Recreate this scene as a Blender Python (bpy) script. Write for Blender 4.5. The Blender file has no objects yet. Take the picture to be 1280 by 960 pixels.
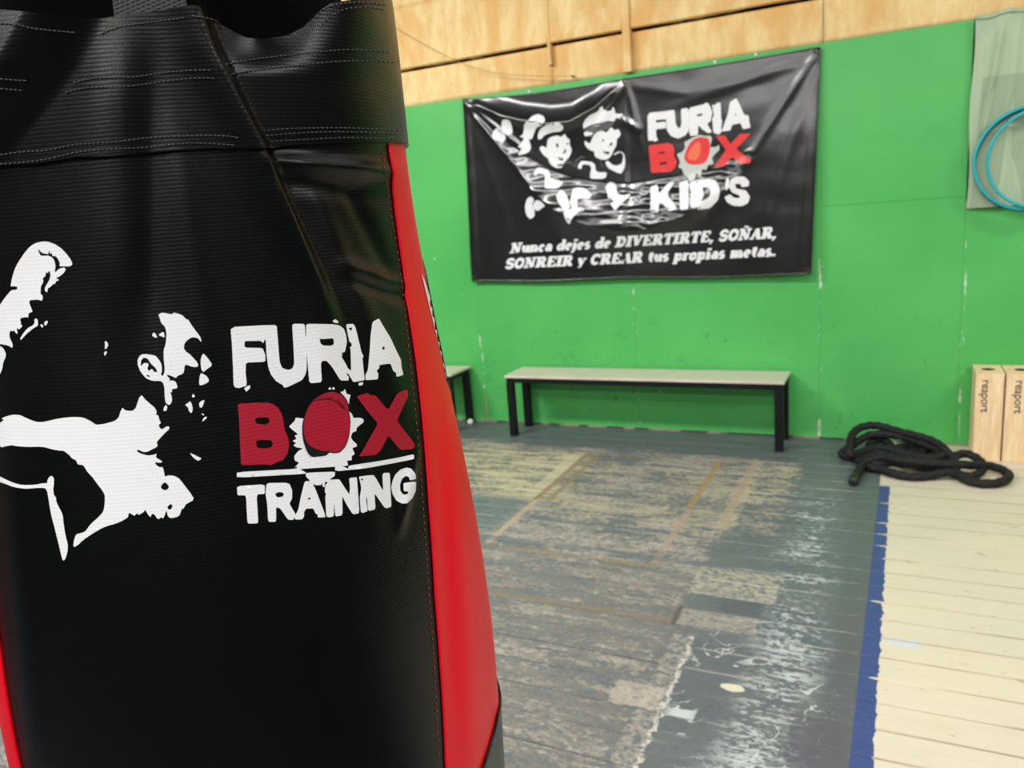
import bpy, bmesh, math, random
import numpy as np
from mathutils import Vector, Matrix, noise
from mathutils.bvhtree import BVHTree
from mathutils.geometry import delaunay_2d_cdt
random.seed(7)
SC = bpy.context.scene
COL = SC.collection
PI = math.pi

# ------------------------------------------------------------------ camera
FPX = 980.0
CR = Vector((0.8992, 0.4307, -0.0764)).normalized()
CF = Vector((-0.4367, 0.8740, -0.2130)).normalized()
CU = CR.cross(CF).normalized()
CR = CF.cross(CU).normalized()
CAM = Vector((0, 0, 1.6))
cd = bpy.data.cameras.new('camera'); cam = bpy.data.objects.new('camera', cd); COL.objects.link(cam)
cd.sensor_width = 36.0; cd.lens = FPX / 1280 * 36.0; cd.clip_start = 0.02
m3 = Matrix((CR, CU, -CF)).transposed()
cam.matrix_world = Matrix.Translation(CAM) @ m3.to_4x4()
cd.dof.use_dof = True; cd.dof.focus_distance = 0.52; cd.dof.aperture_fstop = 15.0
SC.camera = cam

# ------------------------------------------------------------------ world, lamps, exposure
w = bpy.data.worlds.new('world'); SC.world = w; w.use_nodes = True
w.node_tree.nodes['Background'].inputs[0].default_value = (0.9, 0.95, 1, 1)
w.node_tree.nodes['Background'].inputs[1].default_value = 0.05
SC.view_settings.view_transform = 'Standard'; SC.view_settings.look = 'None'
SC.view_settings.gamma = 1.0; SC.view_settings.use_curve_mapping = False
SC.view_settings.exposure = 0.12
LAMPS = [(-4.5, 1.7, 140), (-3.0, 1.7, 42), (-1.5, 1.7, 34), (0.0, 1.7, 27), (1.4, 1.7, 15), (3.1, 3.3, 70), (3.2, -0.3, 100), (-4.5, -1.2, 34), (-3.0, -1.2, 26), (-1.5, -1.2, 20), (0.0, -1.2, 16), (1.5, -1.2, 18), (-3.0, -4.2, 95), (-1.5, -4.2, 90), (0.0, -4.2, 75), (1.5, -4.2, 85), (3.0, -4.2, 90)]  # rear row and two far-right lamps are added fill for bag, banner, wall
ROOM = dict(x0=-6.2, x1=4.6, y0=-6.5, z=4.1)
for i, (lx, ly, pw) in enumerate(LAMPS):
    ld = bpy.data.lights.new('tube_and_fill_lamp', 'AREA'); ld.shape = 'RECTANGLE'; ld.size = 1.35; ld.size_y = 0.30
    ld.energy = pw; ld.color = (1.0, 0.985, 0.955)
    lo = bpy.data.objects.new('tube_and_fill_lamp', ld); COL.objects.link(lo); lo.location = (lx, ly, 3.90)
    if ly > 0: lo.rotation_euler = (math.radians(28), 0, 0)

# ------------------------------------------------------------------ photo <-> place
D = 5.288            # distance of the green wall
def ray(x, y):
    return (CF * FPX + CR * (x - 640) - CU * (y - 480)).normalized()
def on_z(x, y, z=0.0):
    d = ray(x, y); return CAM + d * ((z - CAM.z) / d.z)
def on_y(x, y, Y=D):
    d = ray(x, y); return CAM + d * (Y / d.y)
def proj(P):
    v = P - CAM; c = v.dot(CF)
    return 640 + FPX * v.dot(CR) / c, 480 - FPX * v.dot(CU) / c

# ------------------------------------------------------------------ helpers
def new_obj(name, me, mat=None, parent=None):
    o = bpy.data.objects.new(name, me); COL.objects.link(o)
    if mat:
        me.materials.clear()
        for m in (mat if isinstance(mat, (list, tuple)) else [mat]): me.materials.append(m)
    if parent: o.parent = parent
    return o
def mesh_from(name, verts, faces, mat=None, parent=None, smooth=False):
    me = bpy.data.meshes.new(name); me.from_pydata([tuple(v) for v in verts], [], faces); me.validate(); me.update()
    if smooth: me.polygons.foreach_set('use_smooth', [True] * len(me.polygons))
    return new_obj(name, me, mat, parent)
def from_bm(name, bm, mat=None, parent=None, smooth=False):
    me = bpy.data.meshes.new(name); bmesh.ops.recalc_face_normals(bm, faces=bm.faces[:]); bm.to_mesh(me); bm.free()
    if smooth: me.polygons.foreach_set('use_smooth', [True] * len(me.polygons))
    return new_obj(name, me, mat, parent)
def bm_box(bm, x0, x1, y0, y1, z0, z1, bev=0.0, seg=1):
    r = bmesh.ops.create_cube(bm, size=1.0)
    vs = r['verts']
    bmesh.ops.scale(bm, vec=(x1 - x0, y1 - y0, z1 - z0), verts=vs)
    bmesh.ops.translate(bm, vec=((x0 + x1) / 2, (y0 + y1) / 2, (z0 + z1) / 2), verts=vs)
    if bev:
        es = list({e for v in vs for e in v.link_edges})
        bmesh.ops.bevel(bm, geom=es, offset=bev, segments=seg, affect='EDGES', profile=0.5)
def box(name, b, mat, parent=None, bev=0.0, seg=1):
    bm = bmesh.new(); bm_box(bm, *b, bev=bev, seg=seg); return from_bm(name, bm, mat, parent)
def empty(name, loc):
    o = bpy.data.objects.new(name, None); COL.objects.link(o); o.location = loc; o.empty_display_size = 0.05; return o
def tag(o, label=None, cat=None, group=None, kind=None):
    if label: o['label'] = label
    if cat: o['category'] = cat
    if group: o['group'] = group
    if kind: o['kind'] = kind
    return o
def copy_tree(o, parent=None):
    c = o.copy(); COL.objects.link(c)
    if parent: c.parent = parent
    for ch in list(o.children): copy_tree(ch, c)
    return c
def catmull(pts, n=6, closed=False):
    pts = [Vector(p) for p in pts]; out = []
    N = len(pts); rng = range(N if closed else N - 1)
    for i in rng:
        if closed: p0, p1, p2, p3 = pts[i - 1], pts[i], pts[(i + 1) % N], pts[(i + 2) % N]
        else: p0, p1, p2, p3 = pts[max(i - 1, 0)], pts[i], pts[i + 1], pts[min(i + 2, N - 1)]
        for k in range(n):
            t = k / n
            out.append(0.5 * ((2 * p1) + (p2 - p0) * t + (2 * p0 - 5 * p1 + 4 * p2 - p3) * t * t + (3 * p1 - p0 - 3 * p2 + p3) * t ** 3))
    if not closed: out.append(pts[-1])
    return out
def tube(path, rad, sides=10, closed=False, caps=True):
    verts, faces = [], []
    n = len(path); up = Vector((0, 0, 1)); prev = None
    for i, p in enumerate(path):
        a = path[i - 1] if (i or closed) else path[0]; b = path[(i + 1) % n] if (i < n - 1 or closed) else path[-1]
        t = (b - a).normalized()
        if prev is None:
            nrm = t.cross(up); nrm = nrm.normalized() if nrm.length > 1e-3 else Vector((1, 0, 0))
        else:
            nrm = (prev - t * prev.dot(t)).normalized()
        prev = nrm; bn = t.cross(nrm)
        r = rad(i / (n - 1)) if callable(rad) else rad
        for k in range(sides):
            q = 2 * PI * k / sides; verts.append(p + nrm * (math.cos(q) * r) + bn * (math.sin(q) * r))
    for i in range(n if closed else n - 1):
        j = (i + 1) % n
        for k in range(sides):
            l = (k + 1) % sides; faces.append((i * sides + k, i * sides + l, j * sides + l, j * sides + k))
    if caps and not closed:
        faces.append(tuple(reversed(range(sides)))); faces.append(tuple((n - 1) * sides + k for k in range(sides)))
    return verts, faces
def tube_obj(name, path, rad, mat, parent=None, sides=10, closed=False):
    v, f = tube(path, rad, sides, closed); return mesh_from(name, v, f, mat, parent, True)
def grid_mesh(fn, nu, nv, wrap=False):
    verts = [fn(i / nu, j / nv) for j in range(nv + 1) for i in range(nu + (0 if wrap else 1))]
    W = nu if wrap else nu + 1
    faces = [(j * W + i, j * W + (i + 1) % W, (j + 1) * W + (i + 1) % W, (j + 1) * W + i) for j in range(nv) for i in range(nu)]
    return verts, faces
def lerp_tab(tab, x):
    if x <= tab[0][0]: return tab[0][1]
    for (a, b), (c, d) in zip(tab, tab[1:]):
        if x <= c: return b + (d - b) * (x - a) / (c - a)
    return tab[-1][1]
def sstep(a, b, x):
    t = min(1, max(0, (x - a) / (b - a))); return t * t * (3 - 2 * t)

# ------------------------------------------------------------------ shader expressions
def srgb(r, g, b):
    f = lambda c: (c / 12.92 if c <= 0.04045 else ((c + 0.055) / 1.055) ** 2.4)
    return (f(r / 255), f(g / 255), f(b / 255), 1)
class S:
    nt = None
    def __init__(s, sock): s.s = sock
    @staticmethod
    def put(inp, v):
        if isinstance(v, S): S.nt.links.new(v.s, inp)
        else: inp.default_value = v
    @staticmethod
    def m(op, a, b=None, c=None, clamp=False):
        n = S.nt.nodes.new('ShaderNodeMath'); n.operation = op; n.use_clamp = clamp
        for i, v in enumerate((a, b, c)):
            if v is not None: S.put(n.inputs[i], v)
        return S(n.outputs[0])
    def __add__(a, b): return S.m('ADD', a, b)
    __radd__ = __add__
    def __sub__(a, b): return S.m('SUBTRACT', a, b)
    def __rsub__(a, b): return S.m('SUBTRACT', b, a)
    def __mul__(a, b): return S.m('MULTIPLY', a, b)
    __rmul__ = __mul__
    def __truediv__(a, b): return S.m('DIVIDE', a, b)
    def abs(a): return S.m('ABSOLUTE', a)
    def inv(a): return S.m('SUBTRACT', 1.0, a)
def step(a, b, x):           # smooth ramp 0..1 from a to b
    n = S.nt.nodes.new('ShaderNodeMapRange'); n.interpolation_type = 'SMOOTHSTEP'
    S.put(n.inputs[0], x); S.put(n.inputs[1], a); S.put(n.inputs[2], b); n.inputs[3].default_value = 0; n.inputs[4].default_value = 1
    return S(n.outputs[0])
def mx(a, b): return S.m('MAXIMUM', a, b)
def mn(a, b): return S.m('MINIMUM', a, b)
def vec(x, y, z):
    n = S.nt.nodes.new('ShaderNodeCombineXYZ')
    for i, v in enumerate((x, y, z)): S.put(n.inputs[i], v)
    return S(n.outputs[0])
def xyz(kind='Object'):
    n = S.nt.nodes.new('ShaderNodeTexCoord'); q = S.nt.nodes.new('ShaderNodeSeparateXYZ'); S.nt.links.new(n.outputs[kind], q.inputs[0])
    return S(q.outputs[0]), S(q.outputs[1]), S(q.outputs[2])
def nz(v, scale, detail=4, rough=0.55, dist=0.0):
    n = S.nt.nodes.new('ShaderNodeTexNoise'); S.put(n.inputs['Vector'], v); n.inputs['Scale'].default_value = scale
    n.inputs['Detail'].default_value = detail; n.inputs['Roughness'].default_value = rough; n.inputs['Distortion'].default_value = dist
    return S(n.outputs[0])
def vor(v, scale, rnd=1.0):
    n = S.nt.nodes.new('ShaderNodeTexVoronoi'); S.put(n.inputs['Vector'], v); n.inputs['Scale'].default_value = scale
    n.inputs['Randomness'].default_value = rnd
    return S(n.outputs['Distance'])
def mix(f, a, b):
    n = S.nt.nodes.new('ShaderNodeMix'); n.data_type = 'RGBA'
    S.put(n.inputs[0], f); S.put(n.inputs[6], a); S.put(n.inputs[7], b); return S(n.outputs[2])
def mat(name, build, rough=0.5, spec=0.5):
    """build() returns dict(color, rough, bump, dist, ...)"""
    m = bpy.data.materials.new(name); m.use_nodes = True; nt = m.node_tree; S.nt = nt
    p = nt.nodes['Principled BSDF']
    d = build() if callable(build) else dict(color=build)
    S.put(p.inputs['Base Color'], d['color'])
    S.put(p.inputs['Roughness'], d.get('rough', rough))
    p.inputs['Specular IOR Level'].default_value = d.get('spec', spec)
    if 'metal' in d: p.inputs['Metallic'].default_value = d['metal']
    if 'coat' in d: p.inputs['Coat Weight'].default_value = d['coat']; p.inputs['Coat Roughness'].default_value = d.get('coatr', 0.1)
    if 'bump' in d:
        b = nt.nodes.new('ShaderNodeBump'); b.inputs['Strength'].default_value = d.get('strength', 1.0)
        b.inputs['Distance'].default_value = d.get('dist', 0.002); S.put(b.inputs['Height'], d['bump']); nt.links.new(b.outputs[0], p.inputs['Normal'])
    if 'alpha' in d: S.put(p.inputs['Alpha'], d['alpha'])
    return m

SEAMS = [-4.08, -2.885, -1.64, -0.425, 0.362]
def m_green():
    x, y, z = xyz(); v = vec(x, y, z)
    n1 = nz(v, 1.3, 3); n2 = nz(v, 9, 5, 0.6); n3 = nz(v, 60, 2)
    c = mix(step(0.3, 0.7, n1), srgb(76, 172, 88), srgb(86, 182, 96))
    c = mix(step(0.60, 0.72, n2) * step(1.3, 0.3, z) * 0.30, c, srgb(40, 120, 60))
    # scuffs low on the wall between bench and crates
    sc = nz(vec(x * 3, 0, z * 1.4), 8, 6, 0.65, 0.6)
    c = mix(step(0.63, 0.69, sc) * step(1.0, 0.6, z) * 0.45, c, srgb(42, 96, 54))
    d = None
    for s in SEAMS:
        q = S.m('ABSOLUTE', x - s); d = q if d is None else mn(d, q)
    chip = step(0.014, 0.003, d + (nz(v, 30, 2) - 0.5) * 0.012) * step(0.545, 0.60, nz(vec(x * 4, 0, z), 5.5, 4, 0.7)) * step(1.35, 1.15, z)
    c = mix(chip * 0.9, c, srgb(214, 226, 205))
    brown = step(0.016, 0.006, (x + 2.885).abs() + (n2 - 0.5) * 0.02) * step(0.24, 0.16, z)
    c = mix(brown * 0.8, c, srgb(165, 150, 115))
    speck = step(0.035, 0.022, vor(vec(x, 0, z), 3.3)) * step(1.5, 1.3, z)
    c = mix(speck * 0.85, c, srgb(200, 225, 190))
    line = step(0.004, 0.001, (z - 1.492 + (n1 - 0.5) * 0.01).abs()) * step(-0.42, -0.40, x)
    c = mix(line * 0.5, c, srgb(48, 140, 62))
    return dict(color=c, rough=0.42 + (n2 - 0.5) * 0.15, bump=nz(v, 90, 3) * 0.5 + n2 * 0.6, dist=0.002, strength=0.35, spec=0.35)
def m_yellow():
    x, y, z = xyz(); v = vec(x, y, z)
    a = nz(vec(x * 5, y, z * 1.6), 3, 5, 0.6, 0.5); b = nz(vec(x * 2.6, y, z * 1.2), 1.4, 3, 0.5, 0.8); g = nz(vec(x * 40, y, z * 3), 3, 3)
    c = mix(step(0.3, 0.7, a), srgb(222, 188, 128), srgb(236, 210, 154))
    c = mix(step(0.44, 0.68, b) * 0.7, c, srgb(214, 164, 94))
    c = mix(step(0.60, 0.75, nz(vec(x * 4, y, z * 8), 2, 5, 0.7)) * 0.4, c, srgb(190, 148, 92))
    c = mix(step(0.57, 0.7, g) * 0.12, c, srgb(195, 160, 108))
    return dict(color=c, rough=0.75, bump=a * 0.7 + g * 0.3 + nz(v, 22, 4) * 0.5, dist=0.008, strength=0.5, spec=0.25)
def m_floor():
    x, y, z = xyz(); v = vec(x, y, z)
    u = y / 0.136 - 15.941       # plank count coordinate
    fr = S.m('FRACT', u); e = mn(fr, 1.0 - fr)          # 0 at a joint
    pid = S.m('FLOOR', u)
    grain = nz(vec(x * 3.2, y * 30, pid * 0.7), 1.0, 6, 0.65)
    big = nz(vec(x, y * 1.8, 0.0), 1.7, 3, 0.5, 0.6)
    mid = nz(vec(x * 2.0, y * 7.0, pid), 2.2, 6, 0.68, 0.4)
    fine = nz(vec(x * 5, y * 12, 3.0), 6, 5, 0.7)
    blot = nz(v, 26, 3, 0.6, 0.8)
    streak = nz(vec(x * 1.2, y * 40, 7.0), 1.5, 4, 0.6)
    grey = mix(step(0.3, 0.7, big), srgb(92, 99, 103), srgb(103, 107, 108))
    grey = mix(step(0.42, 0.66, blot) * 0.35, grey, srgb(78, 86, 94))
    cream = mix(step(0.35, 0.65, fine), srgb(188, 180, 150), srgb(168, 156, 136))
    # how worn each region is
    left = step(-0.66, -0.78, x + (blot - 0.5) * 0.10)
    farw = step(4.95, 4.70, y + (big - 0.5) * 0.35)
    heavy = step(3.0, 3.35, y) * left * farw
    nearw = step(3.35, 3.0, y) * left
    midw = step(-0.40, -0.52, x + (blot - 0.5) * 0.10) * step(-0.80, -0.70, x) * step(4.85, 4.7, y) * step(3.5, 3.7, y)
    wear = mix(step(0.40, 0.60, mid * 0.55 + fine * 0.25 + streak * 0.28), srgb(0, 0, 0), srgb(255, 255, 255))
    mott = nz(vec(x * 11, y * 17, 1.0), 3.0, 5, 0.7, 0.5)
    wv = mid * 0.34 + fine * 0.22 + streak * 0.16 + mott * 0.36
    th = 0.665 - heavy * 0.135 - nearw * 0.105 - midw * 0.125
    th = th + (nz(vec(x, y * 1.5, 4.0), 2.3, 3, 0.5) - 0.5) * 0.16
    wmask = step(th - 0.025, th + 0.035, wv)
    warmsel = step(0.35, 0.6, nz(vec(x * 0.8, y * 1.3, 9.0), 1.4, 2)) * step(3.3, 3.9, y)
    worn = mix(warmsel, mix(step(0.4, 0.6, blot), srgb(174, 168, 156), srgb(148, 140, 130)), cream)
    gr2 = nz(vec(x * 30, y * 46, 2.0), 3.0, 4, 0.75)
    c = mix(wmask * (0.55 + gr2 * 0.5), grey, worn)
    c = mix(step(0.50, 0.66, gr2) * left * 0.35, c, srgb(166, 160, 148))
    c = mix(step(0.48, 0.34, gr2) * left * 0.35, c, srgb(84, 88, 92))
    # bare rubbed wood tone in the near left
    c = mix(nearw * step(0.42, 0.60, blot * 0.4 + grain * 0.3 + mott * 0.3) * 0.55, c, srgb(134, 126, 116))
    # yellowish streaky patch around the double tape marks
    yl = step(-1.70, -1.85, x) * step(4.72, 4.6, y) * step(3.80, 3.95, y)
    c = mix(yl * step(0.45, 0.60, mid * 0.4 + streak * 0.35 + mott * 0.3) * 0.75, c, srgb(196, 188, 150))
    dk = step(-1.78, -1.9, x) * step(3.85, 3.75, y) * step(3.25, 3.4, y)
    c = mix(dk * 0.75, c, srgb(86, 104, 108))
    # white scratches and smears right of the worn part
    sm = step(0.17, 0.02, (x + 0.34 + (y - 3.4) * 0.015 + (big - 0.5) * 0.25).abs()) * step(4.45, 4.2, y)
    near_s = step(3.0, 2.5, y)
    smw = sm * step(0.545, 0.60, mid * 0.25 + streak * 0.22 + fine * 0.22 + mott * 0.38 + near_s * 0.03)
    c = mix(smw * 0.75, c, srgb(196, 202, 202))
    rgn = step(-0.66, -0.60, x) * step(-0.12, -0.2, x)
    scr = step(0.012, 0.004, (nz(v, 4.5, 3, 0.5, 1.5) - 0.5).abs()) * step(0.46, 0.54, nz(v, 3.0, 2)) * rgn * step(3.2, 2.8, y)
    c = mix(scr * 0.75, c, srgb(204, 208, 206))
    wsp = step(0.10, 0.05, vor(vec(x * 1, y * 1.6, 0.0), 7)) * step(0.5, 0.6, nz(v, 2.2, 2)) * rgn
    c = mix(wsp * 0.8, c, srgb(214, 214, 205))
    # joints on the grey paint rubbed pale
    je = step(0.05, 0.012, e + (fine - 0.5) * 0.04) * step(0.45, 0.62, nz(vec(x * 1.3, pid * 3.1, 0.0), 2.0, 4)) * step(-0.07, -0.12, x)
    c = mix(je * mx(step(2.9, 3.1, y), step(-0.68, -0.62, x)) * 0.6, c, srgb(184, 178, 168))
    c = mix(step(0.035, 0.015, e + (fine - 0.5) * 0.03) * left * 0.6 * step(0.4, 0.55, nz(vec(x * 0.8, pid * 1.7, 5.0), 1.6, 3)), c, srgb(70, 64, 58))
    # edge of the old covering: pale ragged line, and old tape lines
    def seg(cx, y0, y1, wd, jit=0.02):
        return step(wd, wd * 0.72, (x - cx + (blot - 0.5) * jit).abs()) * step(y0 - 0.02, y0 + 0.02, y) * step(y1 + 0.02, y1 - 0.02, y)
    def hseg(cy, x0, x1, wd, jit=0.02):
        return step(wd, wd * 0.7, (y - cy + (blot - 0.5) * jit).abs()) * step(x0 - 0.02, x0 + 0.02, x) * step(x1 + 0.02, x1 - 0.02, x)
    tape = mix(step(0.3, 0.7, fine), srgb(150, 130, 96), srgb(128, 112, 88))
    keep = step(0.36, 0.48, nz(vec(x * 2, y * 2.5, 5.0), 2.6, 3))
    c = mix(seg(-1.86, 3.85, 4.69, 0.060) * 0.5, c, srgb(196, 188, 160))
    c = mix(seg(-1.812, 3.78, 4.68, 0.021) * 0.9, c, tape)
    c = mix(seg(-1.735, 3.80, 4.62, 0.020) * mx(keep, 0.5) * 0.9, c, tape)
    c = mix(seg(-1.805, 3.20, 3.82, 0.020) * 0.8, c, srgb(172, 156, 134))
    c = mix(seg(-0.955, 3.90, 4.72, 0.021) * 0.85, c, srgb(150, 128, 88))
    c = mix(seg(-0.950, 3.20, 3.90, 0.021) * keep * 0.75, c, srgb(160, 140, 124))
    c = mix(seg(-0.745, 3.75, 4.78, 0.024) * mx(keep, 0.35) * 0.75, c, srgb(160, 142, 118))
    c = mix(hseg(4.70, -1.81, -0.75, 0.018) * keep * 0.7, c, srgb(160, 140, 104))
    c = mix(hseg(3.175, -2.0, -0.93, 0.016) * mx(keep, 0.3) * 0.7, c, srgb(146, 124, 92))
    c = mix(hseg(2.735, -1.9, -0.75, 0.020) * mx(keep, 0.6) * 0.75, c, srgb(126, 112, 94))
    c = mix(hseg(3.26, -2.0, -0.6, 0.035) * keep * 0.6, c, srgb(92, 100, 106))
    c = mix(seg(-0.685, 1.6, 2.66, 0.045, 0.05) * step(0.40, 0.58, mott) * 0.5, c, srgb(186, 176, 162))
    c = mix(seg(-0.645, 1.6, 2.66, 0.009, 0.06) * step(0.42, 0.55, mott * 0.5 + mid * 0.5) * 0.85, c, srgb(206, 200, 190))
    def rect(x0, x1, y0, y1, j=0.02):
        xx = x + (blot - 0.5) * j; yy = y + (mott - 0.5) * j
        return step(x0 - 0.006, x0 + 0.006, xx) * step(x1 + 0.006, x1 - 0.006, xx) * step(y0 - 0.006, y0 + 0.006, yy) * step(y1 + 0.006, y1 - 0.006, yy)
    c = mix(rect(-0.75, -0.40, 2.99, 3.24, 0.10) * step(0.42, 0.54, mott) * 0.6, c, srgb(188, 180, 160))
    c = mix(rect(-0.735, -0.44, 2.725, 2.848, 0.05) * (step(0.40, 0.54, mott) * 0.45 + 0.15), c, srgb(172, 162, 148))
    c = mix(rect(-0.752, -0.737, 2.71, 2.86, 0.008) * 0.8, c, srgb(82, 74, 66))
    c = mix(rect(-0.60, -0.44, 2.865, 2.98) * 0.7, c, srgb(82, 87, 92))
    c = mix(rect(-0.83, -0.66, 2.17, 2.30, 0.05) * (step(0.35, 0.5, mott) * 0.4 + 0.2), c, srgb(182, 172, 158))
    c = mix(rect(-0.255, -0.10, 2.05, 2.31, 0.05) * 0.6, c, srgb(82, 82, 92))
    el = ((x + 0.455) * (x + 0.455) / 0.0016 + (y - 2.375) * (y - 2.375) / 0.0005) + (blot - 0.5) * 1.2
    c = mix(step(1.1, 0.8, el) * 0.9, c, srgb(214, 208, 184))
    # even grey green strip near the blue line
    strip = step(-0.20, -0.15, x + (big - 0.5) * 0.06)
    c = mix(strip * step(0.62, 0.5, fine) * 0.85, c, mix(step(2.4, 4.4, y), srgb(90, 90, 94), srgb(88, 98, 96)))
    edge_dark = step(4.72, 4.9, y)
    c = mix(edge_dark * 0.7, c, srgb(86, 94, 96))
    # blue line and the cream half
    rag = (nz(vec(x * 3.0, y * 6, 1.0), 3.0, 4, 0.65) - 0.5) * 0.034 + step(0.07, 0.01, e + (blot - 0.5) * 0.06) * 0.045 * step(0.48, 0.56, nz(vec(0.0, S.m('FLOOR', u + 0.5) * 1.7, 0.0), 1.3, 1))
    isblue = step(0.0, 0.004, x + 0.053 + (4.465 - y) * 0.0144)
    blue = mix(step(0.35, 0.7, fine), srgb(66, 80, 132), srgb(54, 68, 120))
    c = mix(isblue, c, blue)
    iscream = step(0.0, 0.003, x + 0.006 + (4.0 - y) * 0.010 + rag)
    iscream = mx(iscream, step(4.46, 4.47, y) * step(-0.052, -0.047, x))
    iscream = iscream * step(1.0, 1.02, y)
    dark_unseen = step(0.9, 0.6, y)  # unseen near floor darkened to keep bright reflections off the bag
    cr = mix(step(0.3, 0.7, big), srgb(206, 198, 177), srgb(212, 202, 180))
    cr = mix(step(0.5, 0.75, grain) * 0.3, cr, srgb(190, 175, 146))
    cr = mix(step(0.655, 0.69, nz(vec(x * 3, y * 6, 2.0), 3.0, 4, 0.6)) * 0.45, cr, srgb(150, 135, 110))
    cr = mix(hseg(2.835, 0.0, 0.11, 0.034, 0.0) * 0.75, cr, srgb(196, 206, 214))
    tiny = step(0.045, 0.025, vor(vec(x * 1, y * 2.2, 0.4), 6))
    cr = mix(tiny * 0.6, cr, srgb(120, 105, 85))
    cr = mix(step(0.045, 0.02, e + (fine - 0.5) * 0.03) * 0.85 * step(0.35, 0.55, nz(vec(x, pid * 2.3, 0.0), 1.2, 2)), cr, srgb(150, 130, 100))
    c = mix(iscream, c, cr)
    c = mix(dark_unseen, c, srgb(62, 66, 70))
    sidewall = step(-0.006, -0.010, z)
    c = mix(sidewall, c, srgb(70, 58, 45))
    return dict(color=c, rough=0.40 + wmask * 0.2 + (blot - 0.5) * 0.15, bump=grain * 0.5 + wmask * 0.35 + blot * 0.2, dist=0.0018, strength=0.5, spec=0.4)
def m_vinyl():      # woven PVC tarpaulin; u/v in metres
    n = S.nt.nodes.new('ShaderNodeUVMap'); n.uv_map = 'weave'
    q = S.nt.nodes.new('ShaderNodeSeparateXYZ'); S.nt.links.new(n.outputs[0], q.inputs[0]); u, v = S(q.outputs[0]), S(q.outputs[1])
    x, y, z = xyz()
    wv = S.m('ABSOLUTE', S.m('SINE', v * (PI / 0.0021))); wu = S.m('ABSOLUTE', S.m('SINE', u * (PI / 0.0011)))
    big = nz(vec(x, y, z), 14, 3)
    return wv, wu, big, vec(x, y, z)
def m_black():
    wv, wu, big, v = m_vinyl()
    dirt = step(0.5, 0.75, nz(v, 5, 5, 0.65)) 
    c = mix(dirt * 0.4, (0.0006, 0.0008, 0.0010, 1), (0.0016, 0.0018, 0.0022, 1))
    return dict(color=c, rough=0.25 + big * 0.10, bump=wv * 0.5 + wu * 0.6 + nz(v, 90, 2) * 0.3, dist=0.00011, strength=0.6, spec=0.28)
def m_red():
    wv, wu, big, v = m_vinyl()
    sc = step(0.52, 0.74, nz(v, 7, 6, 0.7, 0.8))
    c = mix(sc * 0.35, (0.74, 0.0010, 0.014, 1), (0.62, 0.008, 0.020, 1))
    return dict(color=c, rough=0.36 + big * 0.10 + sc * 0.08, bump=big * 1.2 + wv * 0.02, dist=0.0012, strength=0.35, spec=0.20)
def m_print(r, g, b, rough=0.55):
    def f():
        wv, wu, big, v = m_vinyl()
        c = mix(wv * 0.12 + wu * 0.06, (r, g, b, 1), (r * .8, g * .8, b * .8, 1))
        return dict(color=c, rough=rough, bump=wv * 0.6 + wu * 0.4, dist=0.00018, strength=0.45, spec=0.3)
    return f
M = {}
M['green'] = mat('green_paint', m_green)
M['yellow'] = mat('yellow_board', m_yellow)
M['floor'] = mat('painted_planks', m_floor)
M['black'] = mat('black_vinyl', m_black)
M['red'] = mat('red_vinyl', m_red)
M['pwhite'] = mat('white_print', m_print(0.80, 0.80, 0.815))
M['pred'] = mat('red_print', m_print(0.36, 0.004, 0.022, 0.5))
M['pblack'] = mat('black_print', m_print(0.006, 0.006, 0.007, 0.4))
M['pgrey'] = mat('pale_outline_print', m_print(0.42, 0.16, 0.19, 0.5))
M['thread'] = mat('grey_thread', (0.045, 0.045, 0.05, 1), 0.4)
M['redthread'] = mat('red_thread', (0.4, 0.02, 0.03, 1), 0.4)
def m_web():
    x, y, z = xyz(); 
    return dict(color=(0.035, 0.035, 0.037, 1), rough=0.6, bump=S.m('ABSOLUTE', S.m('SINE', z * 1500 + x * 900)) + S.m('ABSOLUTE', S.m('SINE', z * 1500 - x * 900)), dist=0.0006, strength=0.8)
M['web'] = mat('black_webbing', m_web)
M['inner'] = mat('black_inside', (0.0008, 0.0008, 0.001, 1), 0.8, 0.03)
def m_banner():
    x, y, z = xyz(); v = vec(x, y, z)
    return dict(color=mix(step(0.4, 0.7, nz(v, 3, 3)), (0.010, 0.010, 0.0105, 1), (0.015, 0.015, 0.0155, 1)), rough=0.20, bump=nz(v, 25, 3), dist=0.0015, strength=0.25, spec=0.9)
M['banner'] = mat('glossy_banner', m_banner)
M['bwhite'] = mat('banner_white_ink', (0.78, 0.78, 0.80, 1), 0.3)
M['bred'] = mat('banner_red_ink', (0.72, 0.035, 0.035, 1), 0.3)
M['borange'] = mat('banner_orange_ink', (0.80, 0.16, 0.07, 1), 0.3)
M['bgrey'] = mat('banner_grey_ink', (0.10, 0.10, 0.105, 1), 0.3)
M['bpale'] = mat('banner_pale_ink', (0.55, 0.56, 0.53, 1), 0.3)
M['bblack'] = mat('banner_black_ink', (0.011, 0.011, 0.012, 1), 0.3)
def m_seat():
    x, y, z = xyz()
    g = nz(vec(x * 2, y * 30, z), 2.5, 4)
    return dict(color=mix(step(0.3, 0.7, g), srgb(214, 206, 190), srgb(196, 186, 168)), rough=0.4, bump=g, dist=0.001, strength=0.3)
M['seat'] = mat('pale_board', m_seat)
M['steel'] = mat('black_steel', (0.006, 0.007, 0.008, 1), 0.45, 0.22)
def m_ply():
    x, y, z = xyz()
    g = nz(vec(x * 14, y * 4, z * 1.6), 2.0, 5, 0.6, 1.2); h = nz(vec(x * 60, y * 20, z * 4), 2.0, 3)
    c = mix(step(0.35, 0.65, g), srgb(244, 218, 180), srgb(232, 198, 154))
    c = mix(step(0.5, 0.7, h) * 0.3, c, srgb(190, 145, 98))
    return dict(color=c, rough=0.6, bump=h, dist=0.0006, strength=0.4, spec=0.3)
M['ply'] = mat('birch_plywood', m_ply)
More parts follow.
